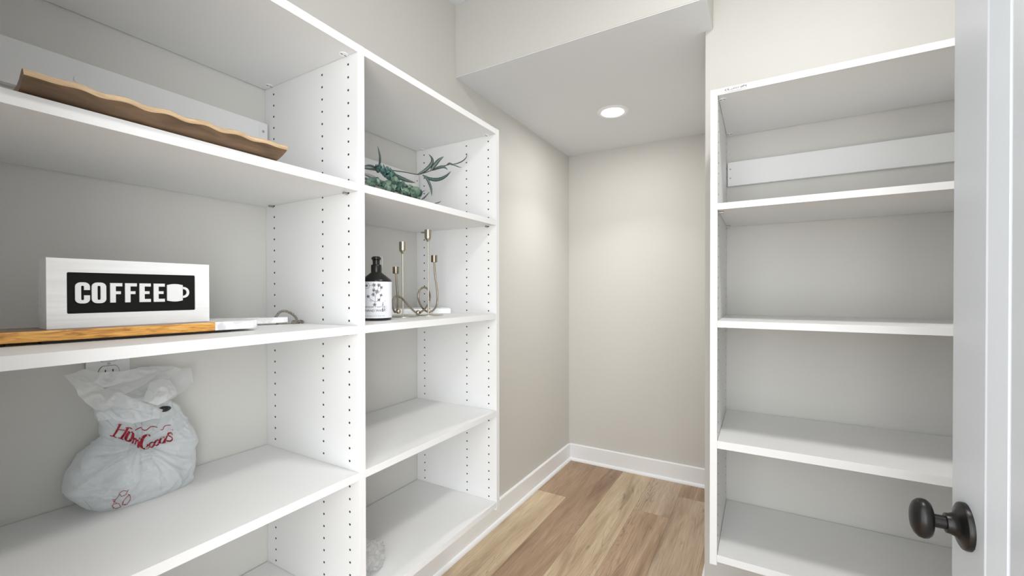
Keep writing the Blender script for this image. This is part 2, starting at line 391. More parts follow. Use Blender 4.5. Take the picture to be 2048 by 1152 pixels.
for (a, b) in ((YLL+TH, YM), (YM+TH, YR)):
    for z0, z1, big in ZSH:
        sh = box('shelf', 0.0035, DU-0.0008, a+0.0008, b-0.0008, z0, z1, MEL, unitL, bev=0.0005)
        box('edge_band', DU-0.0008, DU, a+0.0003, b-0.0003, z0, z1, EDGE, sh)
        for yy, s in ((b, -1), (a, 1)):
            for xx in (XROW[0], XROW[2]):
                cam_fitting(sh, xx-0.004, yy+s*0.0105 if big else yy+s*0.0075, z0, 'Y', big)
    cl = box('mounting_cleat', 0.001, 0.019, a+0.004, b-0.004, 1.660, 1.7475, MEL, unitL, bev=0.0006)
    for yy, s in ((b, -1), (a, 1)):
        br = box('bracket', 0.019, 0.0205, yy+s*0.018-0.010, yy+s*0.018+0.010, 1.668, 1.740, PLAST, cl, bev=0.0005)
        for zz in (1.685, 1.722):
            vs, fs = lathe([(0.0035, 0), (0.0035, 0.0012), (0.002, 0.0018)], (0.0205, yy+s*0.018, zz), 12, 'X'); mesh('screw', vs, fs, METAL, cl)
# round screw cap on the left cleat
c = P(158, 160, 'X', 0.0195)
vs, fs = lathe([(0.009, 0), (0.009, 0.0012), (0.0075, 0.002)], (0.019, c.y, c.z), 24, 'X')
cap = mesh('screw_cap', vs, fs, MEL, [o for o in bpy.data.objects if o.name == 'mounting_cleat'][0])

# right unit
RX, RY, RZT, RZB = 1.1195, 1.4236, 1.8700, 0.4330
RXE = RX+0.80
unitR = thing('shelving_unit', (RX, YW, RZB), 'narrower white shelving unit with empty shelves behind the open door', 'shelving')
def hpanel(x0, faces):
    p = box('side_panel', x0, x0+TH, RY, YW-0.001, RZB, RZT, MEL, unitR, bev=0.0006)
    box('edge_band', x0, x0+TH, RY-0.0008, RY, RZB, RZT, EDGE, p)
    zl = [Z0-0.012-0.032*n for n in range(0, 42)]
    for f in faces: peg_holes(p, x0 if f < 0 else x0+TH, (RY+0.037, RY+0.37), zl, 'X', f)
hpanel(RX, (1,)); hpanel(RXE, (-1,))
for z0, z1, big in ((1.8515, RZT, True), (1.5085, 1.5275, False), (1.1540, 1.1735, False), (0.7880, 0.8110, False), (0.4440, 0.4650, True)):
    sh = box('shelf', RX+TH+0.0008, RXE-0.0008, RY+0.0008, YW-0.0035, z0, z1, MEL, unitR, bev=0.0005)
    box('edge_band', RX+TH+0.0003, RXE-0.0003, RY, RY+0.0008, z0, z1, EDGE, sh)
    for xx, s in ((RX+TH, 1), (RXE, -1)):
        for yy in (RY+0.037, RY+0.37):
            cam_fitting(sh, xx+s*0.0105 if big else xx+s*0.0075, yy, z0, 'X', big)
cl = box('mounting_cleat', RX+TH+0.004, RXE-0.004, YW-0.019, YW-0.001, 1.6590, 1.7482, MEL, unitR, bev=0.0006)
for xx, s in ((RX+TH, 1), (RXE, -1)):
    box('bracket', xx+s*0.013-0.009, xx+s*0.013+0.009, YW-0.0208, YW-0.019, 1.667, 1.742, PLAST, cl, bev=0.0005)
    for zz in (1.688, 1.722):
        vs, fs = lathe([(0.003, 0), (0.003, -0.001), (0.002, -0.0016)], (xx+s*0.013, YW-0.0208, zz), 12, 'Y'); mesh('screw', vs, fs, METAL, cl)

# maker's sticker with an oval scrawled logo on the top rail
st = thing('sticker', (1.187, RY-0.001, 1.856), 'small clear sticker with an oval scrawled logo on top rail of the right unit', 'sticker')
mesh('sticker_film', *(lambda b: b)(([(1.157, RY-0.0010, 1.8545), (1.216, RY-0.0010, 1.8545), (1.216, RY-0.0010, 1.8695), (1.157, RY-0.0010, 1.8695),
     (1.157, RY-0.0013, 1.8545), (1.216, RY-0.0013, 1.8545), (1.216, RY-0.0013, 1.8695), (1.157, RY-0.0013, 1.8695)],
     [(3, 2, 1, 0), (4, 5, 6, 7), (0, 1, 5, 4), (1, 2, 6, 5), (2, 3, 7, 6), (3, 0, 4, 7)])), PLAST, st)
def strokes(name, lines, fn, mat, parent, kind=None):
    """flat pen strokes: lines = [(pts, half_width or (w_start..w_end))]; fn maps 2-D to 3-D"""
    vs, fs = [], []
    for pts, w in lines:
        pp = [Vector((p[0], p[1])) for p in pts]; n = len(pp)
        if n < 2: continue
        b0 = len(vs)
        for i, p in enumerate(pp):
            t = (pp[min(i+1, n-1)]-pp[max(i-1, 0)])
            if t.length < 1e-9: t = Vector((1, 0))
            t.normalize(); nn = Vector((-t.y, t.x)); ww = w(t) if callable(w) else w
            vs.append(fn(*(p+nn*ww))); vs.append(fn(*(p-nn*ww)))
        for i in range(n-1): fs.append((b0+2*i, b0+2*i+1, b0+2*i+3, b0+2*i+2))
    if any(v is None for v in vs):
        keep = [f for f in fs if all(vs[i] is not None for i in f)]; vs = [v if v is not None else Vector((0, 0, 0)) for v in vs]
        used = sorted({i for f in keep for i in f}); mp = {i: k for k, i in enumerate(used)}
        vs = [vs[i] for i in used]; fs = [tuple(mp[i] for i in f) for f in keep]
    o = mesh(name, vs, fs, mat, parent)
    return tag(o, kind=kind) if kind else o
def dens(pts, n=6): return [tuple(p)[:2] for p in catmull([(a, b, 0) for a, b in pts], n)]
def lin(pts, n=4):
    out = []
    for a, b in zip(pts, pts[1:]):
        for k in range(n): out.append((a[0]+(b[0]-a[0])*k/n, a[1]+(b[1]-a[1])*k/n))
    out.append(pts[-1]); return out
sp = lambda x, y: Vector((1.157+x*0.059, RY-0.0015, 1.8545+y*0.015))
scr = [([(0.10, 0.75), (0.04, 0.5), (0.10, 0.25)], .04), ([(0.20, 0.72), (0.16, 0.5), (0.22, 0.32), (0.28, 0.40)], .05), ([(0.30, 0.45), (0.36, 0.5), (0.34, 0.3), (0.30, 0.42)], .03),
       ([(0.42, 0.32), (0.44, 0.62), (0.50, 0.70)], .04), ([(0.52, 0.3), (0.54, 0.66), (0.62, 0.62), (0.60, 0.3)], .03), ([(0.66, 0.5), (0.72, 0.6), (0.74, 0.42), (0.70, 0.4)], .035),
       ([(0.78, 0.32), (0.80, 0.72)], .035), ([(0.84, 0.32), (0.86, 0.75), (0.94, 0.5), (0.98, 0.7)], .035), ([(0.70, 0.25), (0.84, 0.12), (0.98, 0.35), (0.95, 0.7)], .02),
       ([(0.12, 0.06), (0.24, 0.08)], .025), ([(0.30, 0.06), (0.46, 0.08)], .035), ([(0.52, 0.07), (0.62, 0.07)], .03), ([(0.68, 0.06), (0.78, 0.08)], .03)]
strokes('sticker_print', [(dens(a), w*0.6) for a, w in scr], sp, GREYP, st)

# ------------------------------------------------------------------ recessed light
dl = thing('recessed_light', (0.527, 2.374, ZS), 'round white recessed ceiling light glowing in the alcove soffit', 'ceiling light')
prof = [(0.0885, 0.0), (0.0885, -0.003), (0.084, -0.0055), (0.066, -0.006), (0.060, -0.003)]
lathe_obj('trim_ring', prof, (0.527, 2.374, ZS), TRIM, dl, 48)
mE, nt, b = NM('glowing_diffuser'); b.inputs['Emission Color'].default_value = (1, 0.99, 0.97, 1); b.inputs['Emission Strength'].default_value = 6
lathe_obj('diffuser', [(0.0605, -0.0031), (0.058, -0.0075), (0.045, -0.010), (0.02, -0.0115), (0.001, -0.012)], (0.527, 2.374, ZS), mE, dl, 48)

# ------------------------------------------------------------------ open door
DXF = 1.515; DTH = 0.035; DY0, DY1 = YE+0.015, 0.9328
ST = 0.114; DT = 2.04; DB = 0.012
bm = bmesh.new()
addbox(bm, DXF, DXF+DTH, DY1-ST, DY1, DB, DT, 0.0015); addbox(bm, DXF, DXF+DTH, DY0, DY0+ST, DB, DT, 0.0015)
for za, zb_ in ((DB, DB+0.20), (1.86-0.0, DT)): addbox(bm, DXF, DXF+DTH, DY0+ST, DY1-ST, za, zb_)
door = struct(bmobj('door_1', bm, DOORP))
za, zb_ = DB+0.20, 1.86
m_ = 0.032; rc = 0.010
ya, yb = DY0+ST, DY1-ST
for face in (0, 1):
    s = 1 if face == 0 else -1; X0 = DXF if face == 0 else DXF+DTH
    rings = [(0.0, 0.0), (0.002, 0.0012), (0.036, rc-0.0015), (0.038, rc+0.0015), (0.041, rc)]
    vs, fs = [], []
    for ins, dp in rings:
        vs += [(X0+s*dp, ya+ins, za+ins), (X0+s*dp, yb-ins, za+ins), (X0+s*dp, yb-ins, zb_-ins), (X0+s*dp, ya+ins, zb_-ins)]
    for i in range(len(rings)-1):
        for k in range(4): fs.append((i*4+k, i*4+(k+1) % 4, (i+1)*4+(k+1) % 4, (i+1)*4+k))
    mesh('panel_moulding', vs, fs, DOORP, door)
box('door_panel', DXF+rc, DXF+DTH-rc, ya+0.041, yb-0.041, za+0.041, zb_-0.041, DOORP, door)
kc = P(1926, 1052, 'X', DXF-0.004)
kn = bpy.data.objects.new('door_knob', None)
ky, kz = kc.y, kc.z
def kl(name, prof, parent, sx=1, sy=1, seg=48):
    return lathe_obj(name, [(r, -h) for r, h in prof], (DXF, ky, kz), DARK, parent, seg, 'X', True, sx, sy)
rose = kl('knob_rose', [(0.0335, 0.0), (0.0335, 0.004), (0.0325, 0.0065), (0.029, 0.0085), (0.022, 0.0105), (0.0165, 0.014), (0.0145, 0.019), (0.0140, 0.023), (0.0125, 0.0235)], door)
kl('knob_neck', [(0.0095, 0.022), (0.0095, 0.043)], rose)
kprof = [(0.001, 0.0405)]+[(0.0275*math.sin(t)**0.8, 0.0405+0.0125*(1-math.cos(t))*1.0) for t in [math.radians(d) for d in range(12, 169, 12)]]+[(0.001, 0.0655)]
kprof = [(0.010, 0.0410), (0.017, 0.0415), (0.0225, 0.0435), (0.0258, 0.0475), (0.0268, 0.0525), (0.0255, 0.0580), (0.0215, 0.0625), (0.0150, 0.0655), (0.007, 0.0668), (0.0008, 0.0670)]
knob = lathe_obj('knob', [(r, -h) for r, h in kprof], (DXF+0.004, ky, kz), DARK, rose, 48, 'X', True, 0.86, 1.10)
# latch screw on the rose rim
vs, fs = lathe([(0.002, 0), (0.002, 0.004)], (DXF-0.003, ky-0.027, kz-0.018), 10, 'X'); mesh('set_screw', vs, fs, DARK, rose)

# ------------------------------------------------------------------ wall outlet
oc = P(217.5, 727, 'X', 0.006)
ow = thing('wall_outlet', (0, oc.y, oc.z-0.057), 'white duplex wall outlet plate behind the plastic bag', 'outlet')
plate = box('cover_plate', 0, 0.006, oc.y-0.037, oc.y+0.037, oc.z-0.060, oc.z+0.060, PLAST, ow, bev=0.0018)
vs, fs = lathe([(0.0028, 0), (0.0028, 0.0012)], (0.006, oc.y, oc.z), 14, 'X'); mesh('screw', vs, fs, METAL, plate)
for s in (1, -1):
    cz = oc.z+s*0.0195*1.0
    ring = []
    for k in range(40):
        a = 2*math.pi*k/40; yy = 0.0175*math.cos(a); zz = 0.0175*math.sin(a)
        ring.append((yy, max(-0.0145, min(0.0145, zz))))
    bm = bmesh.new(); prism(bm, [(a*1.06, b_*1.06) for a, b_ in ring], 0.0061, 0.0064, lambda x, y, z: Vector((z, oc.y+x, cz+y))); bmobj('socket_outline', bm, PLASTG, plate)
    bm = bmesh.new(); prism(bm, ring, 0.0062, 0.0080, lambda x, y, z: Vector((z, oc.y+x, cz+y))); face = bmobj('socket_face', bm, PLAST, plate)
    bm = bmesh.new()
    for yy in (-0.0063, 0.0063): addbox(bm, 0.0080, 0.0083, oc.y+yy-0.0011, oc.y+yy+0.0011, cz-0.001, cz+0.0065)
    prism(bm, [(0.0022*math.cos(a), 0.0022*math.sin(a)-0.0075) for a in [2*math.pi*k/12 for k in range(12)]], 0.0080, 0.0083, lambda x, y, z: Vector((z, oc.y+x, cz+y)))
    bmobj('socket_slots', bm, HOLE, plate)

# ------------------------------------------------------------------ carved wooden tray
S1 = 1.5304
ty0, ty1 = 0.163, 0.5165
tr = thing('serving_tray', (0.33, 0.34, S1), 'long carved wooden trough tray with scalloped rim on the top left shelf', 'tray')
def tray_section(t):
    """outer and inner cross-section in (x,z) at position t along the tray"""
    wv = math.sin((t*6.6+0.326)*2*math.pi); wa = 0.0016*min(1, 6*t, 6*(1-t))
    xo = 0.4205+wa*wv*0.8; zr = 0.0165+wa*wv*0.9+0.0035*t
    xb = 0.150-wa*wv*0.8
    outer = [(0.30, 0.0), (0.375, 0.0), (0.387, 0.0012), (0.398, 0.0045), (0.408, 0.0095), (xo-0.003, zr-0.004), (xo, zr)]
    rim = [(xo+0.0005, zr+0.0005), (xo+0.0006, zr+0.0068), (xo-0.003, zr+0.0090)]
    inner = [(xo-0.008, zr+0.007), (0.400, 0.016), (0.385, 0.0105), (0.36, 0.0085), (0.30, 0.008)]
    half = outer+rim+inner
    mir = [(0.5705-x_, z_) for x_, z_ in half][::-1]
    return half+mir
NT = 120; sec = [tray_section(i/NT) for i in range(NT+1)]; K = len(sec[0]); vs, fs = [], []
for i, s in enumerate(sec):
    t = i/NT
    for (x_, z_) in s:
        lift = max(0, z_)/0.027
        yy = ty0+(ty1-ty0)*t; yy += (0.006*lift if t > .5 else -0.002*lift)*abs(2*t-1)**6
        vs.append((x_, yy, S1+0.0004+z_+0.0004*noise.noise(Vector((x_*40, yy*40, z_*60)))))
for i in range(NT):
    for k in range(K): fs.append((i*K+k, i*K+(k+1) % K, (i+1)*K+(k+1) % K, (i+1)*K+k))
fs.append(tuple(range(K))[::-1]); fs.append(tuple(NT*K+k for k in range(K)))
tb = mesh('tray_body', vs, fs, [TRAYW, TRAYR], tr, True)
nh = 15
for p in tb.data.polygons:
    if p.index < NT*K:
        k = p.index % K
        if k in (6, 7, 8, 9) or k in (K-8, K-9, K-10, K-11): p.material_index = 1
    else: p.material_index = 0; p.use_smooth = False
sharp(tb, 50)

# ------------------------------------------------------------------ boards on the second shelf
S2 = 1.1785
# wood and marble board: front edge from A to B
A = Vector((0.2555, 0.165, 0)); B = Vector((0.2990, 0.530, 0)); d = (B-A).normalized(); ang = math.atan2(d.y, d.x)-math.pi/2
# extend the wood end a little to the left
A2 = A - d*0.0
wb = thing('serving_board', (A.x, A.y, S2), 'long acacia serving board with white marble end under the coffee sign', 'cutting board', rotz=ang, local=True)
L = (B-A).length; Wd = 0.105; zb0, zb1 = 0.0050, 0.0225
lw = (P(437, 646, 'Z', S2+0.0215)-A); lw = Vector((lw.x, lw.y, 0)).dot(d)
def rrect(x0, x1, y0, y1, r, corners=(1, 1, 1, 1), n=6):
    out = []
    for (cx, cy_, a0), on in zip(((x1-r, y1-r, 0), (x0+r, y1-r, 90), (x0+r, y0+r, 180), (x1-r, y0+r, 270)), corners):
        if on:
            for k in range(n+1):
                a = math.radians(a0+90*k/n); out.append((cx+r*math.cos(a), cy_+r*math.sin(a)))
        else: out.append((cx+(r if a0 in (0, 270) else -r), cy_+(r if a0 in (0, 90) else -r)))
    return out
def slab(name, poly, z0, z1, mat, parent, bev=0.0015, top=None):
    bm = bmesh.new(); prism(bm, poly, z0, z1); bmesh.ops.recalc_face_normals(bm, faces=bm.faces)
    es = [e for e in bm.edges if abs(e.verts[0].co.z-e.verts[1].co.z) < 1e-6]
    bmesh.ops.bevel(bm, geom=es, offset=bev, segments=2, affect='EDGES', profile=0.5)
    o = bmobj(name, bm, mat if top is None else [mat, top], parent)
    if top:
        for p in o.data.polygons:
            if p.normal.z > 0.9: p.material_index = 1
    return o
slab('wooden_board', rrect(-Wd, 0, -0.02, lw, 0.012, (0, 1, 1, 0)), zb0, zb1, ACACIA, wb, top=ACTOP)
slab('marble_end', rrect(-Wd, 0, lw+0.0002, L, 0.010, (1, 1, 0, 0)), zb0, zb1, MARB, wb)
slab('gap_shadow', rrect(-Wd+0.006, -0.0045, 0.045, lw+0.03, 0.004), 0.0004, zb0, RUB, wb, 0.0003)  # black slab in the gap, stands in for the shadow under the board
for px in (-Wd+0.015, -0.014):
    for py in (0.0, lw-0.01):
        vs, fs = lathe([(0.008, 0), (0.008, zb0)], (px, py, 0), 16); mesh('rubber_foot', vs, fs, RUB, wb)
# marble paddle board with handle and rope behind it
h0 = P(556, 634, 'Z', S2+0.0165); h1 = P(470, 637.5, 'Z', S2+0.0165)
mb = thing('marble_board', (0.10, 0.60, S2), 'white marble paddle board whose handle holds a jute rope loop', 'cutting board')
poly = [(0.045, 0.30), (0.128, 0.30), (0.140, 0.50), (0.138, 0.545), (0.150, 0.570), (0.186, 0.655), (0.184, 0.668), (0.172, 0.676), (0.158, 0.672), (0.115, 0.590), (0.085, 0.562), (0.050, 0.545)]
poly = [(x_, y_) for x_, y_ in poly]
slab('board_body', poly, S2+0.004, S2+0.0185, MARB, mb, 0.002)
for px, py in ((0.06, 0.32), (0.115, 0.32), (0.06, 0.53), (0.115, 0.53)):
    vs, fs = lathe([(0.007, 0), (0.007, 0.004)], (px, py, S2), 14); mesh('rubber_foot', vs, fs, RUB, mb)
X = 0.172
rp = [P(557, 648, 'X', X+0.004), P(549, 641, 'X', X-0.008), P(552.7, 633, 'X', X-0.006), P(559.4, 624.5, 'X', X-0.004), P(569.3, 622, 'X', X), P(581, 626, 'X', X+0.005), P(590, 633, 'X', X+0.010), P(593.5, 641, 'X', X+0.014), P(588, 647, 'X', X+0.018), P(577, 648, 'X', X+0.016), P(566, 648, 'X', X+0.012), P(557, 648.5, 'X', X+0.006)]
def rope(path, r):
    vs, fs = tube_geo(path, r, 12); n = len(path)
    for i in range(n):
        for k in range(12):
            q = i*12+k; ph = 2*math.pi*3*k/12+i*0.9
            vs[q] = path[i]+(vs[q]-path[i])*(1+0.16*math.sin(ph))
    return vs, fs
vs, fs = rope(catmull(rp, 14), 0.0030)
rb = mesh('rope_loop', vs, fs, ROPE, mb, True)
kp = []
for i in range(50):
    a = i/49*2*math.pi*2.6; ctr = P(592, 646.5, 'X', X+0.022)
    kp.append(ctr+Vector((0.004*math.cos(a*0.63), 0.0105*math.cos(a)*(0.8+0.2*math.sin(a*2)), 0.0045*math.sin(a)+0.002*math.cos(a*1.7))))
vs, fs = rope(catmull(kp, 4), 0.0030); mesh('rope_knot', vs, fs, ROPE, rb, True)
vs, fs = rope(catmull([P(600, 641, 'X', X+0.02), P(605, 643, 'X', X+0.026), P(603, 650, 'X', X+0.03), P(594, 653, 'X', X+0.03)], 8), 0.0028); mesh('rope_end', vs, fs, ROPE, rb, True)

# ------------------------------------------------------------------ COFFEE sign
s0 = P(93, 659, 'Z', S2+zb1+0.0003); s1 = P(418.5, 643.5, 'Z', S2+zb1+0.0003)
sd = Vector((0.03, 1, 0)).normalized(); sn_ = Vector((sd.y, -sd.x, 0)); r1_ = ray(418.5, 600); SW = (CAM+r1_*((s0-CAM).dot(sn_)/r1_.dot(sn_))-s0).dot(sd); sang = math.atan2(sd.y, sd.x)-math.pi/2; sn = Vector((sd.y, -sd.x, 0))
sg = thing('coffee_sign', (s0.x, s0.y, S2+zb1+0.0003), 'whitewashed wooden block sign with black inset reading COFFEE and a mug', 'sign', rotz=sang, local=True)
def onsign(cx, cy_):     # crop pixel -> (along, height)
    u, v = cx/4.6545, 500+cy_/4.6545; dd = ray(u, v); t = (s0-CAM).dot(sn)/dd.dot(sn); q = CAM+dd*t-s0
    return q.dot(sd), q.z
HT = (onsign(438, 71)[1]+onsign(1948, 136)[1])/2; SD = 0.048
ia, ib = onsign(622, 400)[0], onsign(1817, 400)[0]
i0 = (onsign(622, 595)[1]+onsign(1817, 557)[1])/2; i1 = (onsign(622, 205)[1]+onsign(1817, 238)[1])/2
def fr(x, y, z): return Vector((z, x, y))
bm = bmesh.new()
for a0, a1, b0, b1 in ((0, SW, 0, i0), (0, SW, i1, HT), (0, ia, i0, i1), (ib, SW, i0, i1)): pass
# frame as one ring: outer box with a rectangular pocket
o_, n_ = [(0, 0), (SW, 0), (SW, HT), (0, HT)], rrect(ia, ib, i0, i1, 0.0022, n=4)
def vv(p, z): return bm.verts.new(fr(p[0], p[1], z))
OF = [vv(p, 0) for p in o_]; OB = [vv(p, -SD) for p in o_]; IF = [vv(p, 0) for p in n_]; IB = [vv(p, -0.0028) for p in n_]
for k in range(4): bm.faces.new((OF[k], OF[(k+1) % 4], OB[(k+1) % 4], OB[k]))
bm.faces.new(OB)
m4 = len(IF)//4   # corner groups: ne, nw, sw, se
grp = {2: IF[0:m4], 3: IF[m4:2*m4], 0: IF[2*m4:3*m4], 1: IF[3*m4:]}
for k in range(4):
    g = grp[k]
    for a_, b_ in zip(g, g[1:]): bm.faces.new((OF[k], a_, b_))
    g2 = grp[(k+1) % 4]; bm.faces.new((OF[k], g[-1], g2[0], OF[(k+1) % 4]))
for k in range(len(IF)): bm.faces.new((IF[k], IF[(k+1) % len(IF)], IB[(k+1) % len(IF)], IB[k]))
frm = bmobj('sign_frame', bm, WASH, sg)
bm = bmesh.new(); prism(bm, n_, -0.0030, -0.0026, fr); pan = bmobj('black_panel', bm, SIGNB, sg)
LZ0, LZ1 = -0.0026, 0.0
def sx(v, y=395): return onsign(v, y)[0]
zt_, zb2 = (onsign(770, 300)[1]+onsign(1480, 317)[1])/2, (onsign(770, 492)[1]+onsign(1480, 484)[1])/2
LH = zt_-zb2; sw_ = LH*0.215; swh = LH*0.165
def letter_poly(x0, x1, kind):
    r = (x1-x0)*0.36; z0, z1 = zb2, zt_; out = []
    if kind == 'F':
        return [[(x0, z0), (x0+sw_, z0), (x0+sw_, z0+LH*.43), (x1-LH*.06, z0+LH*.43), (x1-LH*.06, z0+LH*.58), (x0+sw_, z0+LH*.58), (x0+sw_, z1-swh), (x1, z1-swh), (x1, z1), (x0, z1)]]
    if kind == 'E':
        return [[(x0, z0), (x1, z0), (x1, z0+swh), (x0+sw_, z0+swh), (x0+sw_, z0+LH*.43), (x1-LH*.06, z0+LH*.43), (x1-LH*.06, z0+LH*.58), (x0+sw_, z0+LH*.58), (x0+sw_, z1-swh), (x1, z1-swh), (x1, z1), (x0, z1)]]
def ringletter(x0, x1, z0, z1, wall, wallh, ro, ri, gap=None):
    """O or C as a strip between two rounded rectangles; gap=(zlo,zhi) on the right opens it"""
    n = 7
    out = rrect(x0, x1, z0, z1, ro, n=n); inn = rrect(x0+wall, x1-wall, z0+wallh, z1-wallh, ri, n=n)
    bm = bmesh.new()
    oo, ii = list(out), list(inn)
    if gap:
        g0, g1 = gap
        oo = [(x1, g1)]+out+[(x1, g0)]; ii = [(x1-wall, g1)]+inn+[(x1-wall, g0)]
        cnt = len(oo)-1; rng = range(cnt)
    else: cnt = len(oo); rng = range(cnt)
    A_ = [bm.verts.new(fr(*p, LZ0)) for p in oo]; B_ = [bm.verts.new(fr(*p, LZ1)) for p in oo]; C_ = [bm.verts.new(fr(*p, LZ0)) for p in ii]; D_ = [bm.verts.new(fr(*p, LZ1)) for p in ii]
    m = len(oo)
    for i in rng:
        j = (i+1) % m
        bm.faces.new((B_[i], B_[j], D_[j], D_[i])); bm.faces.new((A_[i], A_[j], B_[j], B_[i])); bm.faces.new((C_[i], C_[j], D_[j], D_[i])); bm.faces.new((A_[i], C_[i], C_[j], A_[j]))
    if gap:
        for i in (0, m-1): bm.faces.new((A_[i], B_[i], D_[i], C_[i]))
    return bm
LET = plain('sign_letter', (0.80, 0.80, 0.79), 0.6)
for kind, a_, b_ in (('C', 700, 838), ('O', 855, 990), ('F', 1027, 1140), ('F', 1166, 1275), ('E', 1300, 1405), ('E', 1432, 1535)):
    x0, x1 = sx(a_), sx(b_)
    if kind in 'CO':
        zz0, zz1 = zb2-LH*.02, zt_+LH*.02; w_ = sw_*0.98; ro = (x1-x0)*0.40; ri = max(0.0006, (x1-x0-2*w_)*0.48)
        bmL = ringletter(x0, x1, zz0, zz1, w_, swh, ro, ri, (zz0+LH*.40, zz0+LH*.66) if kind == 'C' else None)
    else:
        bmL = bmesh.new()
        for pl in letter_poly(x0, x1, kind): prism(bmL, pl, LZ0, LZ1, fr)
    bmobj('letter', bmL, LET, pan)
mx0, mx1, mx2 = sx(1557), sx(1702), sx(1762)
mh0, mh1 = zb2-LH*0.0, zt_-LH*0.01
bmM = bmesh.new(); N = 8; top = [(mx0+(mx1-mx0)*k/N, mh1-0.0022+0.0022*math.sin(math.pi*k/N)) for k in range(N, -1, -1)]; bot = [(mx0+(mx1-mx0)*k/N, mh0+0.0022-0.0022*math.sin(math.pi*k/N)) for k in range(N+1)]
prism(bmM, bot+top, LZ0, LZ1, fr); bmobj('mug_symbol', bmM, LET, pan)
hz0, hz1 = mh0+(mh1-mh0)*0.20, mh0+(mh1-mh0)*0.84; cx = mx1-0.001; hh = (hz1-hz0)/2; hm = (hz0+hz1)/2
bmH = bmesh.new(); oo, ii = [], []
for k in range(17):
    a = math.radians(90-180*k/16); oo.append((cx+(mx2-cx)*max(0, math.cos(a))**0.8, hm+hh*math.sin(a))); ii.append((cx+(mx2-cx-0.0042)*max(0, math.cos(a))**0.8, hm+(hh-0.0042)*math.sin(a)))
A_ = [bmH.verts.new(fr(*p, LZ0)) for p in oo]; B_ = [bmH.verts.new(fr(*p, LZ1)) for p in oo]; C_ = [bmH.verts.new(fr(*p, LZ0)) for p in ii]; D_ = [bmH.verts.new(fr(*p, LZ1)) for p in ii]
for i in range(16):
    bmH.faces.new((B_[i], B_[i+1], D_[i+1], D_[i])); bmH.faces.new((A_[i], A_[i+1], B_[i+1], B_[i])); bmH.faces.new((C_[i], C_[i+1], D_[i+1], D_[i]))
bmobj('mug_handle', bmH, LET, pan)

# ------------------------------------------------------------------ hand wash bottle
_q = P(753.0, 640, 'X', 0.262); bc = Vector((0.262, _q.y, S2+0.0003)); BR = 0.0395
def bz(v): return P(753, v, 'Y', bc.y).z      # heights read at the bottle's own distance
hz = lambda v: CAM.z+(P(753, v, 'Y', bc.y).z-CAM.z)
bt = thing('soap_bottle', tuple(bc), 'black pump bottle of hand wash with white floral label beside brass candle holders', 'bottle')
ctrd = (bc-CAM).dot(FWD)
def hv(v): # pixel row -> height above shelf at the bottle axis
    return CAM.z-(v-589.0-(-0.0067*FPX)*0)*ctrd/FPX
base = S2+0.0003; top_ = 1.2625-(513-583.3)*ctrd/FPX
def row(v): return 1.2625-(v-583.3)*ctrd/FPX - bc.z
BR = 29.6*ctrd/FPX; cxp = 752.6
q = P(cxp, 600, 'Z', 1.2); dirn = (q-CAM); dirn.z = 0; dirn.normalize()
lathe_obj('bottle_body', [(BR*0.90, 0), (BR*0.97, 0.002), (BR, 0.006), (BR, row(563)), (BR*0.985, row(561)), (BR*0.95, row(559)), (BR*0.36, row(545)), (BR*0.34, row(544))], bc, BLACKP, bt, 48)
cap = lathe_obj('pump_collar', [(BR*0.335, row(544.5)), (BR*0.35, row(543)), (BR*0.35, row(530.5)), (BR*0.32, row(529.3))], bc, BLACKP, bt, 40)
lathe_obj('pump_stem', [(BR*0.235, row(530)), (BR*0.235, row(519.5))], bc, BLACKP, bt, 32)
hd = lathe_obj('pump_head', [(BR*0.24, row(520)), (BR*0.32, row(518.5)), (BR*0.31, row(515)), (BR*0.22, row(512.8)), (BR*0.05, row(512.5))], bc, BLACKP, bt, 32)
# spout points away from the room
sp0 = bc+Vector((0, 0, row(517))); tube('pump_spout', catmull([sp0, sp0+Vector((-0.02, 0.012, 0.0)), sp0+Vector((-0.032, 0.018, -0.003))], 6), 0.004, BLACKP, hd)
clipp = [bc+RGT*(BR*a)+Vector((0, 0, row(v)))-FWD*0.004 for a, v in ((0.28, 514), (0.40, 513.5), (0.44, 518), (0.44, 528), (0.40, 533))]
tube('pump_clip', catmull(clipp, 5), 0.0009, CLEARF, hd)
# paper label: partial cylinder
a0 = math.atan2(CAM.y-bc.y, CAM.x-bc.x); RL = BR+0.0005
def onlab(a, z): return Vector((bc.x+RL*math.cos(a), bc.y+RL*math.sin(a), bc.z+z))
vs, fs = [], []; NA = 48; za_, zb_l = row(634.5), row(563.5)
for i in range(NA+1):
    a = a0+math.radians(-118+236*i/NA); vs += [onlab(a, za_), onlab(a, zb_l)]
for i in range(NA): fs.append((2*i, 2*i+2, 2*i+3, 2*i+1))
lab = mesh('label', vs, fs, PAPER, bt, True)
def labpt(px, py):    # crop(720,500)x7.68 pixel -> point on label front
    u, v = 720+px/7.68, 500+py/7.68; s = (u-cxp)/30.6; s = max(-0.999, min(0.999, s)); a = a0+math.asin(s)
    return Vector((bc.x+(RL+0.0004)*math.cos(a), bc.y+(RL+0.0004)*math.sin(a), bc.z+row(v)))
lines = []
def blossom(cx_, cy_, r, n=5, w=2.6, rot=0):
    for k in range(n):
        a = rot+2*math.pi*k/n; e_ = (cx_+r*math.cos(a), cy_+r*math.sin(a)); m1 = (cx_+r*.6*math.cos(a+.45), cy_+r*.6*math.sin(a+.45)); m2 = (cx_+r*.6*math.cos(a-.45), cy_+r*.6*math.sin(a-.45))
        lines.append((dens([(cx_, cy_), m1, e_, m2, (cx_, cy_)], 3), w))
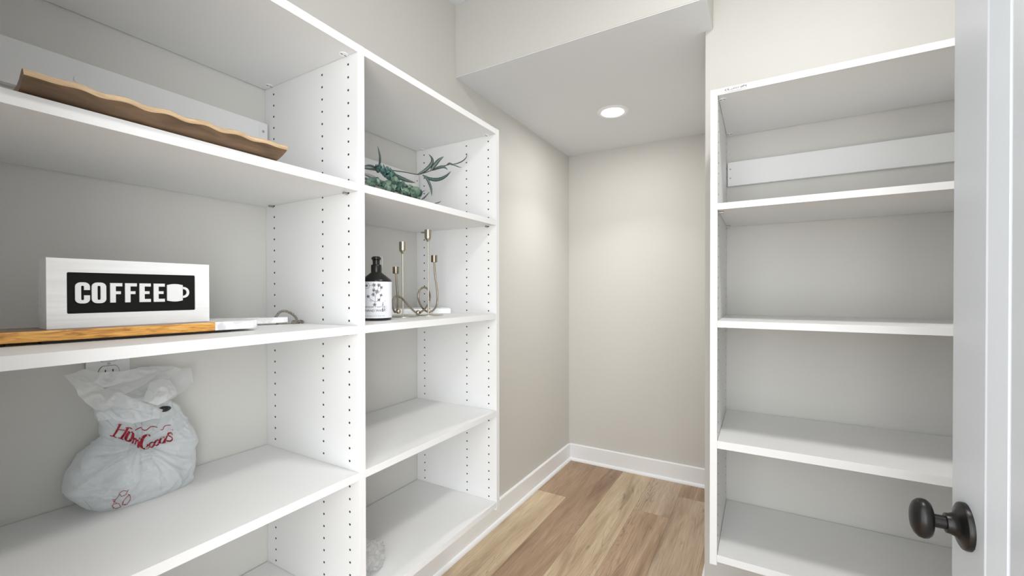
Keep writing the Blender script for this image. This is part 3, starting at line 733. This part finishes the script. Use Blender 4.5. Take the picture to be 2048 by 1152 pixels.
for c_ in ((215, 538, 26, 5), (285, 540, 26, 5), (322, 575, 24, 4), (212, 615, 24, 5), (258, 638, 30, 6), (205, 680, 26, 5), (132, 708, 22, 5), (318, 690, 22, 4), (285, 760, 24, 4), (225, 830, 24, 5)): blossom(*c_, rot=R.random())
for ln in ([(225, 850), (232, 780), (240, 700), (258, 640), (285, 545)], [(232, 790), (180, 760), (132, 712)], [(238, 720), (205, 685), (212, 620), (215, 545)], [(236, 790), (285, 765), (315, 700)], [(262, 640), (300, 640), (322, 580)], [(180, 760), (150, 775)], [(200, 770), (165, 790)]): lines.append((dens(ln, 4), 1.8))
circ = [(110+42*math.cos(a), 548+42*math.sin(a)) for a in [2*math.pi*k/24 for k in range(25)]]; lines.append((circ, 2.0)); blossom(110, 548, 22, 5, 2.4)
lines.append(([(152, 548), (195, 546)], 1.4))
strokes('label_flowers', lines, labpt, INK, lab, 'stuff')
def text_mesh(s, size):
    cu = bpy.data.curves.new('t', 'FONT'); cu.body = s; cu.size = size; ob = bpy.data.objects.new('t', cu)
    COL.objects.link(ob); bpy.context.view_layer.update()
    me = bpy.data.meshes.new_from_object(ob.evaluated_get(bpy.context.evaluated_depsgraph_get()))
    bpy.data.objects.remove(ob); bpy.data.curves.remove(cu); return me
def lab_text(s, x0, x1, ybase, h):
    me = text_mesh(s, 1.0); xs = [v.co.x for v in me.vertices]; ys = [v.co.y for v in me.vertices]; a_, b_ = min(xs), max(xs); hb = max(ys)
    for v in me.vertices:
        p = labpt(x0+(v.co.x-a_)/(b_-a_)*(x1-x0), ybase-v.co.y/hb*h); v.co = p
    return link('label_text', me, INK, lab)
lab_text('LAVENDER + OAT', 40, 330, 874, 20)
lab_text('HAND WASH', 92, 372, 934, 32)
lines = [([(60, 965), (330, 965)], 1.5)]
x_ = 60
while x_ < 380: lines.append(([(x_, 998), (x_+R.uniform(8, 20), 998)], 3)); x_ += R.uniform(22, 30)
for k in range(6): lines.append((dens([(335+R.uniform(-8, 8), 800+k*24), (348, 806+k*24), (340+R.uniform(-6, 6), 815+k*24)], 3), 5))
for k in range(3): lines.append(([(362, 855+k*24), (378, 862+k*24)], 6))
for k in range(7): lines.append(([(396, 850+k*12), (399, 855+k*12)], 2))
lines.append((dens([(355, 790), (375, 775), (385, 770)], 3), 1.5))
strokes('label_print', lines, labpt, GREYP, lab, 'stuff')

# ------------------------------------------------------------------ brass candle holders
def holder(cx_, cy_, name_label, tall_px, tall_top, tall_bot, cup_px, wire, balls, Xp, rb_):
    h = thing('candle_holder', (cx_, cy_, S2), name_label, 'candle holder')
    bs = lathe_obj('base_plate', [(rb_, 0.0002), (rb_, 0.002), (rb_-0.001, 0.003)], (cx_, cy_, S2), BRASS, h, 56)
    p = P(tall_px, tall_bot, 'Z', S2+0.003); dep = (p-CAM).dot(FWD)
    zc_ = lambda v: 1.2625-(v-583.3)*dep/FPX
    w = dep/FPX
    rod = lathe_obj('tall_stem', [(1.5*w, S2+0.003), (1.5*w, zc_(tall_bot-0)), (1.5*w, zc_(tall_top+22))], (p.x, p.y, 0), BRASS, h, 16)
    lathe_obj('tall_cup', [(1.6*w, zc_(tall_top+24)), (4.2*w, zc_(tall_top+21)), (6.8*w, zc_(tall_top+17.5)), (7.2*w, zc_(tall_top+15)), (7.2*w, zc_(tall_top)), (6.6*w, zc_(tall_top)), (6.4*w, zc_(tall_top+10))], (p.x, p.y, 0), BRASS, h, 32)
    pts = [P(u, v, 'X', Xp+dx) for u, v, dx in wire]
    for q_ in pts: q_.z = max(q_.z, S2+0.0062)
    tube('curled_stem', catmull(pts, 8), 1.9*w, BRASSD, h, 12)
    e_ = pts[0]; u0, v0 = cup_px; c_ = P(u0, v0, 'X', Xp+wire[0][2]); dd = (c_-CAM).dot(FWD)/FPX
    lathe_obj('short_cup', [(2*dd, -7.2*dd), (6.1*dd, -6.8*dd), (6.3*dd, -6.0*dd), (6.3*dd, 6.8*dd), (5.7*dd, 6.8*dd), (5.5*dd, 0)], c_, BRASSD, h, 32)
    for u, v, dx in balls:
        c_ = P(u, v, 'X', Xp+dx); c_.z = max(c_.z, S2+0.0118)
        vs, fs = lathe([(0.0085*math.sin(t), -0.0085*math.cos(t)) for t in [math.radians(k) for k in range(5, 180, 14)]], c_, 20); mesh('ball_joint', vs, fs, BRASS, h, True)
    return h
holder(0.2225, 1.0535, 'brass candle holder nearest the soap bottle, the lower of the two', 806, 483.8, 631.5, (791.8, 540.5),
       [(791.8, 547, -0.02), (793.5, 570, -0.02), (795.2, 595, -0.018), (795.6, 612, -0.015), (794, 621, -0.01), (790, 624, 0.0), (786.2, 617, 0.008), (785, 606, 0.012), (787.5, 597, 0.014), (794.2, 592.8, 0.014), (803, 595.7, 0.014), (811, 604, 0.014), (820, 614.5, 0.016), (829, 623, 0.02), (834, 626, 0.024)],
       [(796.5, 622.5, -0.01), (836, 625.5, 0.022)], 0.205, 0.0455)
holder(0.2340, 1.1640, 'taller brass candle holder with open wire loop, right of the other one', 856.7, 459.8, 629.7, (868.3, 517.7),
       [(868.4, 524.6, -0.01), (870.5, 552, -0.01), (874.5, 584, -0.008), (874.8, 600, -0.006), (872.5, 612, -0.002), (866.5, 620.5, 0.002), (858, 623.6, 0.006), (850.5, 621, 0.010), (843, 613, 0.012), (838, 602, 0.014), (836.3, 590, 0.014), (839.8, 580, 0.014), (847, 575, 0.014), (854.5, 577.5, 0.014), (859.5, 588, 0.012), (859.5, 600, 0.010), (855, 611, 0.012), (848, 619.5, 0.018), (840, 625.5, 0.024)],
       [(858.5, 621.5, 0.004)], 0.22, 0.0485)
# pale slab behind them
ms = thing('marble_tray', (0.16, 1.2, S2), 'low white marble slab lying behind the brass candle holders', 'tray')
q0 = P(921, 628, 'Z', S2); q1 = P(800, 626.5, 'Z', S2)
slab('slab_body', [(0.232, 1.286), (0.150, 1.342), (0.040, 1.342), (0.030, 1.05), (0.085, 1.05), (0.205, 1.262)], S2+0.0003, S2+0.0205, TRIM, ms, 0.003)
slab('raised_rim', [(0.2285, 1.285), (0.150, 1.338), (0.12, 1.338), (0.20, 1.27)], S2+0.0205, S2+0.0225, TRIM, ms, 0.0008)

# ------------------------------------------------------------------ eucalyptus
def leaf_geo(pts, width, fold=0.25, n=9, up=None):
    path = catmull(pts, max(2, n//(len(pts)-1))); m = len(path); vs, fs = [], []
    for i, p in enumerate(path):
        t = i/(m-1); w = width*math.sin(math.pi*min(1, 0.04+t*0.96))**0.75*(1-0.35*t)
        tg = (path[min(i+1, m-1)]-path[max(i-1, 0)]).normalized()
        side = tg.cross((CAM-p).normalized()+Vector((0.1, 0.2, 0.5))*fold if up is None else up).normalized()
        nn = side.cross(tg)
        vs += [p+side*w, p+nn*w*0.22, p-side*w, p+nn*(w*0.22-0.0004)]
    for i in range(m-1):
        for k in range(4): fs.append((i*4+k, i*4+(k+1) % 4, (i+1)*4+(k+1) % 4, (i+1)*4+k))
    return vs, fs
wx = 0.275
wl = thing('eucalyptus_branch', (0.27, 1.0, S1), 'faux willow eucalyptus branch with long slender leaves reaching right on its shelf', 'greenery')
stem = [P(726, 336, 'X', wx), P(755, 337, 'X', wx), P(782, 340.5, 'X', wx-0.01), P(808, 344, 'X', wx-0.02), P(834, 348.8, 'X', wx-0.03), P(848, 346, 'X', wx-0.02), P(862, 341, 'X', wx-0.01), P(881, 334, 'X', wx), P(899, 328.8, 'X', wx)]
tube('stem', catmull(stem, 6), 0.0016, STEM, wl, 8)
LV = [([(834, 349, -.03), (850, 341, -.02), (863, 328, -.01), (864, 317, 0), (857, 308, .01)], .0068), ([(861, 342, -.01), (868, 332, 0), (878, 320, .01), (888, 313, .02)], .0075),
      ([(864, 341, -.01), (878, 335, 0), (888, 334, .01), (896, 340, .02)], .0060), ([(846, 350, -.02), (860, 358, -.01), (877, 359, .0), (892, 352, .01), (902.5, 342, .02)], .0072),
      ([(845, 350, -.02), (854, 358, -.01), (860, 370, .0), (863, 382, .01), (863, 393, .01)], .0050), ([(897, 329, .0), (912, 327.5, 0), (925, 322, .01), (933, 314, .01), (934, 305, .0)], .0026),
      ([(900, 329, 0), (910, 331, 0), (918, 334, .01), (924, 335.5, .01)], .0022), ([(753, 337, 0), (759, 328, .0), (760, 315, .01), (758, 303, .01), (755, 291, .01)], .0035),
      ([(893, 330, 0), (899, 326.5, .0), (906, 328.5, 0)], .0030), ([(782, 346, -.03), (797, 354, -.03), (814, 361, -.03), (832, 366, -.03)], .0075), ([(842, 400, .04), (850, 394, .03), (860, 383, .02)], .0028),
      ([(868, 407, .02), (876, 405.5, .02), (883, 402, .02)], .0022), ([(728, 333, .03), (738, 331, .02), (750, 334, .01), (760, 338, 0)], .0038), ([(728, 337, .03), (740, 338, .02), (752, 340, .01), (764, 344, 0)], .0034),
      ([(779, 338, -.02), (788, 347, -.03), (799, 356, -.03)], .005), ([(836, 392, .02), (843, 385, .02), (851, 380, .01)], .0022)]
for pts, w in LV:
    vs, fs = leaf_geo([P(u, v, 'X', wx+dx) for u, v, dx in pts], w, n=12); mesh('leaf', vs, fs, LEAFL, wl, True)
for pts, w in (([(726, 347, .03), (742, 353, .02), (760, 362, .01), (776, 368, .0)], .0065), ([(726, 356, .05), (742, 361, .04), (758, 368, .03), (770, 373, .03)], .0065), ([(726, 362, .06), (745, 368, .05), (762, 374, .05)], .005)):
    vs, fs = leaf_geo([P(u, v, 'X', wx+dx) for u, v, dx in pts], w, n=9); mesh('dry_leaf', vs, fs, DRY, wl, True)
sd_ = thing('eucalyptus_spray', (0.35, 0.95, S1), 'faux eucalyptus spray with clusters of small round leaves along its shelf edge', 'greenery')
RR = random.Random(11)
def disc_leaf(c, r, nrm, mat):
    nrm = nrm.normalized(); a = nrm.orthogonal().normalized(); a = (Matrix.Rotation(RR.uniform(0, 6.28), 3, nrm) @ a); b_ = nrm.cross(a); vs = []; n = 12
    for k in range(n):
        t = 2*math.pi*k/n; rr_ = r*(1+0.12*math.cos(t)); vs.append(c+a*rr_*math.cos(t)*1.12+b_*rr_*math.sin(t)*0.92+nrm*(0.10*r*math.cos(2*t)))
    vs.append(c-nrm*r*0.22); vs += [v-nrm*0.0004 for v in vs[:n]]; vs.append(c-nrm*(r*0.22+0.0004))
    fs = [(k, (k+1) % n, n) for k in range(n)]+[(n+1+(k+1) % n, n+1+k, 2*n+1) for k in range(n)]+[(k, n+1+k, n+1+(k+1) % n, (k+1) % n) for k in range(n)]
    return mesh('leaf', vs, fs, mat, sd_, True)
def spray(px, xo, r0, r1, count, mat, spread, toward=0.6):
    path = catmull([P(u, v, 'X', xo+dx) for u, v, dx in px], 12); tube('stem', path, 0.0012, STEM, sd_, 7)
    for k in range(count):
        p = path[int((k+0.5)/count*(len(path)-1))]; tocam = (CAM-p).normalized()
        off = Vector((RR.uniform(-1, 1), RR.uniform(-1, 1), RR.uniform(-1, 1))).normalized()
        c = p+off*spread*RR.uniform(0.3, 1); r = RR.uniform(r0, r1)
        c.z = max(c.z, S1+0.005+r*0.45)
        disc_leaf(c, r, off+tocam*toward, mat)
spray([(757, 336, 0.0), (770, 342, 0.0), (780, 352, 0.005), (788, 362, 0.01), (797, 372, 0.02)], 0.305, 0.0055, 0.0085, 80, LEAFB, 0.016)
spray([(733, 362, 0.0), (752, 365, 0.0), (772, 372, 0.0), (790, 378, 0.0), (808, 384, 0), (822, 390, 0), (838, 395, 0.0)], 0.362, 0.006, 0.0105, 52, LEAFR, 0.013, 1.0)
spray([(785, 356, 0.0), (800, 370, 0.0), (815, 378, 0.0), (832, 388, 0.0)], 0.325, 0.006, 0.010, 36, LEAFR, 0.014)
for u, v, r in ((831, 383, 0.0165), (836, 388, 0.013), (766, 369, 0.011), (800, 372, 0.011), (751, 363, 0.010), (826, 386, 0.012)):
    p = P(u, v, 'X', 0.362); p.z = max(p.z, S1+r*0.75); disc_leaf(p, r, (CAM-p).normalized()+Vector((RR.uniform(-.4, .4), RR.uniform(-.4, .4), RR.uniform(-.2, .5))), LEAFR)

# ------------------------------------------------------------------ carrier bag
S3 = 0.8155
XB = 0.072
bagT = thing('plastic_bag', (XB, 0.40, S3), 'crumpled translucent white carrier bag with red lettering under the coffee sign shelf', 'bag')
def yz(u, v, X=XB): q = P(u, v, 'X', X); return q.y, q.z
Lp = [yz(*p) for p in ((190, 1024), (140, 1003), (126, 988), (133, 952), (152, 925), (172, 903), (203, 873), (200, 850), (188, 833), (184, 820), (200, 806), (232, 798))]
Rp = [yz(*p) for p in ((352, 990), (375, 975), (383, 962), (386, 931), (387, 894), (393, 877), (384, 856), (374, 838), (362, 814), (350, 804), (335, 798), (318, 792))]
def interp(pl, z):
    pl = sorted(pl, key=lambda q: q[1])
    if z <= pl[0][1]: return pl[0][0]
    for a, b_ in zip(pl, pl[1:]):
        if z <= b_[1]: t = (z-a[1])/(b_[1]-a[1]+1e-9); return a[0]+(b_[0]-a[0])*t
    return pl[-1][0]
zmax = max(Lp[-1][1], Rp[-1][1])-0.002; z_lo = S3+0.0006
NZ, NA = 150, 300
fold_c = yz(285, 893, 0.128)
def crumple(p, yy, zz):
    v = Vector((yy*16+3, zz*16, p.x*16)); w = Vector((noise.noise(v), noise.noise(v+Vector((9, 2, 4))), noise.noise(v+Vector((1, 7, 3)))))
    n1 = 1-abs(noise.noise(v*1.3+w*1.6))*2.2; n2 = 1-abs(noise.noise(v*3.1+w*2.2))*2.2
    n0 = 1-abs(noise.noise(v*0.6+w*0.5+Vector((4, 4, 4))))*2.6; d1 = n0*0.0090+n1*0.0045+n2*0.0022
    dy, dz = yy-fold_c[0], zz-fold_c[1]; rad_ = math.hypot(dy, dz); th = math.atan2(dy, dz)
    f1 = 1-abs(((th*2.6+0.5*noise.noise(Vector((th*2, rad_*9, 0)))) % 1)*2-1)
    f2 = 1-abs(((th*6.1+0.6*noise.noise(Vector((th*3, rad_*14, 5)))) % 1)*2-1)
    fall = math.exp(-rad_/0.13)*min(1, rad_/0.02)
    d1 += (f1**3*0.015+f2**2*0.005)*fall
    return d1
vs, fs = [], []
for i in range(NZ+1):
    t = i/NZ; z = z_lo+(zmax-z_lo)*t
    yl, yr = interp(Lp, max(z, z_lo+0.0)), interp(Rp, z)
    yc, hw = (yl+yr)/2, (yr-yl)/2
    body = math.sin(math.pi*min(1, max(0, (z-S3)/0.26))*0.86+0.35)
    hd_ = 0.030+0.030*max(0, 1-((z-S3-0.055)/0.12)**2)
    if z-S3 < 0.012: hd_ *= 0.86+0.14*((z-S3)/0.012); hw *= 0.975+0.025*((z-S3)/0.012)
    for k in range(NA):
        a = 2*math.pi*k/NA; ca, sa = math.cos(a), math.sin(a); e_ = 0.72
        px = hd_*math.copysign(abs(sa)**e_, sa); py = hw*math.copysign(abs(ca)**e_, ca)
        p = Vector((XB+px, yc+py, z)); n_v = Vector((sa, ca*0.6, 0.0))
        dsp = crumple(p, p.y, p.z)-0.013; dsp *= min(1, (z-S3)/0.02+0.25)
        if abs(sa) < 0.5: dsp *= 0.35+abs(sa)
        p += n_v*dsp; p.x = max(p.x, 0.0025)
        p.z += 0.004*noise.noise(Vector((p.y*30, p.z*30, 7)))*min(1, (z-S3)/0.03); p.z = max(p.z, z_lo)
        vs.append(p)
for i in range(NZ):
    for k in range(NA): k2 = (k+1) % NA; fs.append((i*NA+k, i*NA+k2, (i+1)*NA+k2, (i+1)*NA+k))
fs.append(tuple(range(NA))[::-1]); 
# gathered top closes to a puckered point
cidx = len(vs); vs.append(Vector((XB-0.01, (vs[NZ*NA][1]+vs[NZ*NA+NA//2][1])/2, zmax+0.004)))
for k in range(NA): fs.append((NZ*NA+k, NZ*NA+(k+1) % NA, cidx))
bvh = BVHTree.FromPolygons([tuple(v) for v in vs], fs)
body = mesh('bag_body', vs, fs, BAGF, bagT, True)
def sheet(name, rim, ctr, amp=0.010, seed=0, rings=26, per=7, parent=bagT, mat=None, cur=1.0, minx=0.003):
    w0 = [P(u, v, 'X', X_) for u, v, X_ in rim]; b = [w0[i].lerp(w0[(i+1) % len(w0)], k/per) for i in range(len(w0)) for k in range(per)]
    c = P(ctr[0], ctr[1], 'X', ctr[2]); n = len(b); vs, fs = [c.copy()], []
    for i in range(1, rings+1):
        t = i/rings
        for k in range(n):
            p = c.lerp(b[k], t); bulge = (1-t*t)
            q = Vector((p.y*26+seed, p.z*26, seed)); w = noise.noise(q*0.7)
            dx = (1-abs(noise.noise(q+Vector((w, w, 0))*1.5))*2.4)*amp+(1-abs(noise.noise(q*2.6))*2.4)*amp*0.4
            p.x = c.x+(b[k].x-c.x)*t**cur+dx*(0.5+0.5*bulge)*min(1, t*2.5)**1.5
            p.z += noise.noise(q*1.4)*0.0025*min(1, t*3.5); p.x = max(p.x, minx); vs.append(p)
    for k in range(n): fs.append((0, 1+k, 1+(k+1) % n))
    for i in range(rings-1):
        for k in range(n): a_, b_ = 1+i*n+k, 1+i*n+(k+1) % n; fs.append((a_, b_, b_+n, a_+n))
    o = mesh(name, vs, fs, mat or FLAPF, parent, True)
    return o
sheet('bag_back_flap', [(246, 790, .07), (272, 745, .03), (300, 731, .022), (343, 731, .022), (362, 737, .03), (381, 736, .05), (386, 766, .085), (362, 786, .105), (343, 797, .115), (314, 810, .12), (286, 812, .10)], (322, 768, .035), seed=3)
sheet('bag_front_flap', [(127, 751, .085), (150, 744, .06), (168, 739, .05), (200, 744, .06), (237, 743, .06), (276, 734, .045), (310, 733, .04), (345, 734, .04), (318, 748, .07), (285, 768, .095), (262, 781, .105), (247, 787, .11), (236, 800, .115), (221, 814, .12), (203, 820, .12), (188, 819, .118), (172, 806, .11), (155, 791, .10), (146, 772, .095)], (210, 776, .075), amp=.012, seed=11)
sheet('bag_inner_flap', [(282, 800, .10), (292, 780, .09), (300, 764, .08), (320, 757, .085), (338, 760, .085), (350, 775, .095), (352, 786, .11), (332, 801, .125), (314, 811, .13), (296, 806, .12)], (318, 784, .118), amp=.010, seed=23)
sheet('bag_neck_fold', [(222, 812, .10), (246, 787, .115), (262, 794, .12), (290, 806, .12), (322, 818, .118), (338, 828, .11), (318, 836, .125), (292, 842, .128), (262, 846, .126), (228, 838, .12), (196, 842, .11), (190, 828, .105)], (262, 818, .128), amp=.011, seed=31, mat=BAGF)
def onbag(ox, oy, sc):
    def f(cx_, cy_):
        u, v = ox+cx_/sc, oy+cy_/sc; d_ = ray(u, v).normalized(); h_ = bvh.ray_cast(CAM, d_)
        return None if h_[0] is None else h_[0]-d_*0.0020
    return f
fb = onbag(160, 820, 5.238)
def pen(thick, thin, ang=1.15):
    """broad-nib pen: strokes running down the slant are thick, cross strokes thin"""
    d_ = Vector((math.cos(ang), -math.sin(ang)))
    return lambda t: thin+(thick-thin)*abs(t.dot(d_))**2
pw = pen(16, 6); G = []
G += [(lin([(422, 150), (388, 215), (350, 275)], 5), 11), (lin([(312, 268), (350, 276), (384, 290)]), 4.5), (lin([(400, 150), (440, 152)]), 4), (lin([(375, 212), (420, 206), (470, 214)]), 4.5),
      (lin([(505, 185), (470, 245), (430, 300)], 5), 12), (lin([(398, 290), (430, 300), (456, 312)]), 4.5), (lin([(478, 183), (535, 188)]), 4.5)]
G += [(dens([(520, 225), (495, 262), (480, 300), (492, 322), (520, 322), (548, 290), (556, 250), (540, 226)], 6), pw)]
G += [(dens([(548, 300), (562, 290), (560, 320), (548, 352)], 5), 8), (dens([(562, 310), (580, 300), (588, 320), (576, 366)], 5), 8), (dens([(588, 325), (606, 318), (612, 345), (606, 385), (620, 388)], 5), 8)]
G += [(dens([(640, 290), (622, 330), (618, 365), (640, 388), (655, 380)], 5), pw)]
G += [(dens([(735, 272), (720, 262), (690, 266), (662, 290), (645, 335), (645, 380), (665, 405), (700, 398), (716, 378), (722, 362)], 6), pw), (lin([(698, 364), (740, 352)]), 4)]
G += [(dens([(760, 335), (735, 350), (728, 375), (745, 392), (770, 375), (778, 350), (760, 335)], 6), pen(9, 3.5)), (dens([(818, 312), (792, 328), (780, 358), (795, 374), (822, 356), (832, 328), (818, 312)], 6), pen(9, 3.5))]
G += [(dens([(885, 285), (855, 290), (838, 325), (850, 350), (876, 338), (896, 300)], 6), pen(10, 4)), (lin([(930, 235), (905, 290), (884, 345), (900, 345)], 4), 8)]
G += [(dens([(968, 262), (955, 240), (930, 246), (930, 268), (958, 284), (968, 304), (945, 326), (905, 322)], 6), pen(8, 5, 0.4))]
G += [(dens([(575, 215), (600, 200), (640, 182), (655, 205), (690, 212), (715, 195), (742, 176), (780, 174), (812, 182)], 5), 4.5), (dens([(845, 208), (868, 205), (880, 178), (905, 162), (952, 158)], 5), 4), (lin([(965, 205), (972, 212)]), 4),
      (lin([(432, 100), (448, 112)]), 5), (lin([(520, 186), (548, 200)]), 5)]
strokes('printed_lettering', G, fb, RED, body)
Rc = [[(418, 868), (455, 845), (500, 850), (478, 888), (435, 908), (410, 870)], [(500, 850), (508, 834)], [(415, 885), (392, 920), (372, 940), (352, 975)], [(336, 940), (372, 938)], [(345, 950), (385, 975)],
      [(350, 985), (340, 1012), (372, 1035), (428, 1016), (404, 978), (352, 985)], [(520, 884), (530, 930), (495, 990), (440, 992)], [(440, 992), (465, 938), (520, 884)], [(500, 882), (530, 902)], [(450, 960), (440, 992), (480, 996)], [(336, 1000), (350, 1034)]]
strokes('recycling_symbol', [(lin(l, 5), 3.0) for l in Rc], fb, RED, body)
strokes('small_print', [(lin([(48+k*11, 948+k*14), (56+k*11, 952+k*14)], 2), 2) for k in range(7)]+[(lin([(350+0*k, 0), (351, 0)]), 0.1) for k in range(0)], fb, INK, body)
# things inside the bag
cb = thing('carton', (0.06, 0.40, S3+0.003), 'pale carton showing faintly through the lower part of the plastic bag', 'box')
y0_, z0_ = yz(205, 905, 0.08); y1_, z1_ = yz(372, 940, 0.08)
box('carton_body', 0.030, 0.078, y0_+0.03, y1_-0.03, S3+0.003, S3+0.085, plain('carton_white', (0.86, 0.88, 0.9), 0.6), cb, bev=0.002)
box('carton_lid', 0.029, 0.079, y0_+0.029, y1_-0.029, S3+0.0851, S3+0.090, plain('carton_lid', (0.86, 0.88, 0.9), 0.6), cb, bev=0.001)
q = P(329, 818, 'X', 0.115)
bi = thing('black_pouch', (q.x, q.y, q.z), 'small glossy black item peeking out near the bag knot', 'pouch')
bm = bmesh.new()
bmesh.ops.create_uvsphere(bm, u_segments=20, v_segments=12, radius=1)
for v in bm.verts: v.co = q+Vector((v.co.x*0.006, v.co.y*0.0125, v.co.z*0.0065))+Vector((0, 0, 0.001*noise.noise(v.co*2)))
bmobj('pouch_body', bm, BLACKP, bi, True)

# ------------------------------------------------------------------ clear bag on the lowest right shelf
S5 = 0.4718
cg = thing('clear_plastic_bag', (0.24, 0.84, S5), 'crumpled clear plastic bag on the bottom shelf beside the centre panel', 'bag')
bm = bmesh.new(); bmesh.ops.create_icosphere(bm, subdivisions=5, radius=1)
def crump(bm, c, s, seed, amp):
    for v in bm.verts:
        n_ = v.co.normalized(); q_ = n_*2.3+Vector((seed, seed*2, 0)); r_ = 1+amp*(1-abs(noise.noise(q_))*3)+amp*0.5*(1-abs(noise.noise(q_*2.4))*3)
        p = Vector((n_.x*s[0], n_.y*s[1], n_.z*s[2]))*r_+c; p.z = max(p.z, S5+0.0006); p.y = max(p.y, YM+TH+0.001); v.co = p
crump(bm, Vector((0.275, 0.815, S5+0.030)), (0.050, 0.070, 0.036), 3.1, 0.22); bmobj('bag_bundle', bm, CLEARF, cg, True)
bm = bmesh.new(); bmesh.ops.create_icosphere(bm, subdivisions=5, radius=1)
crump(bm, Vector((0.205, 0.835, S5+0.034)), (0.045, 0.055, 0.042), 8.4, 0.25); bmobj('bag_tail', bm, CLEARF, cg, True)
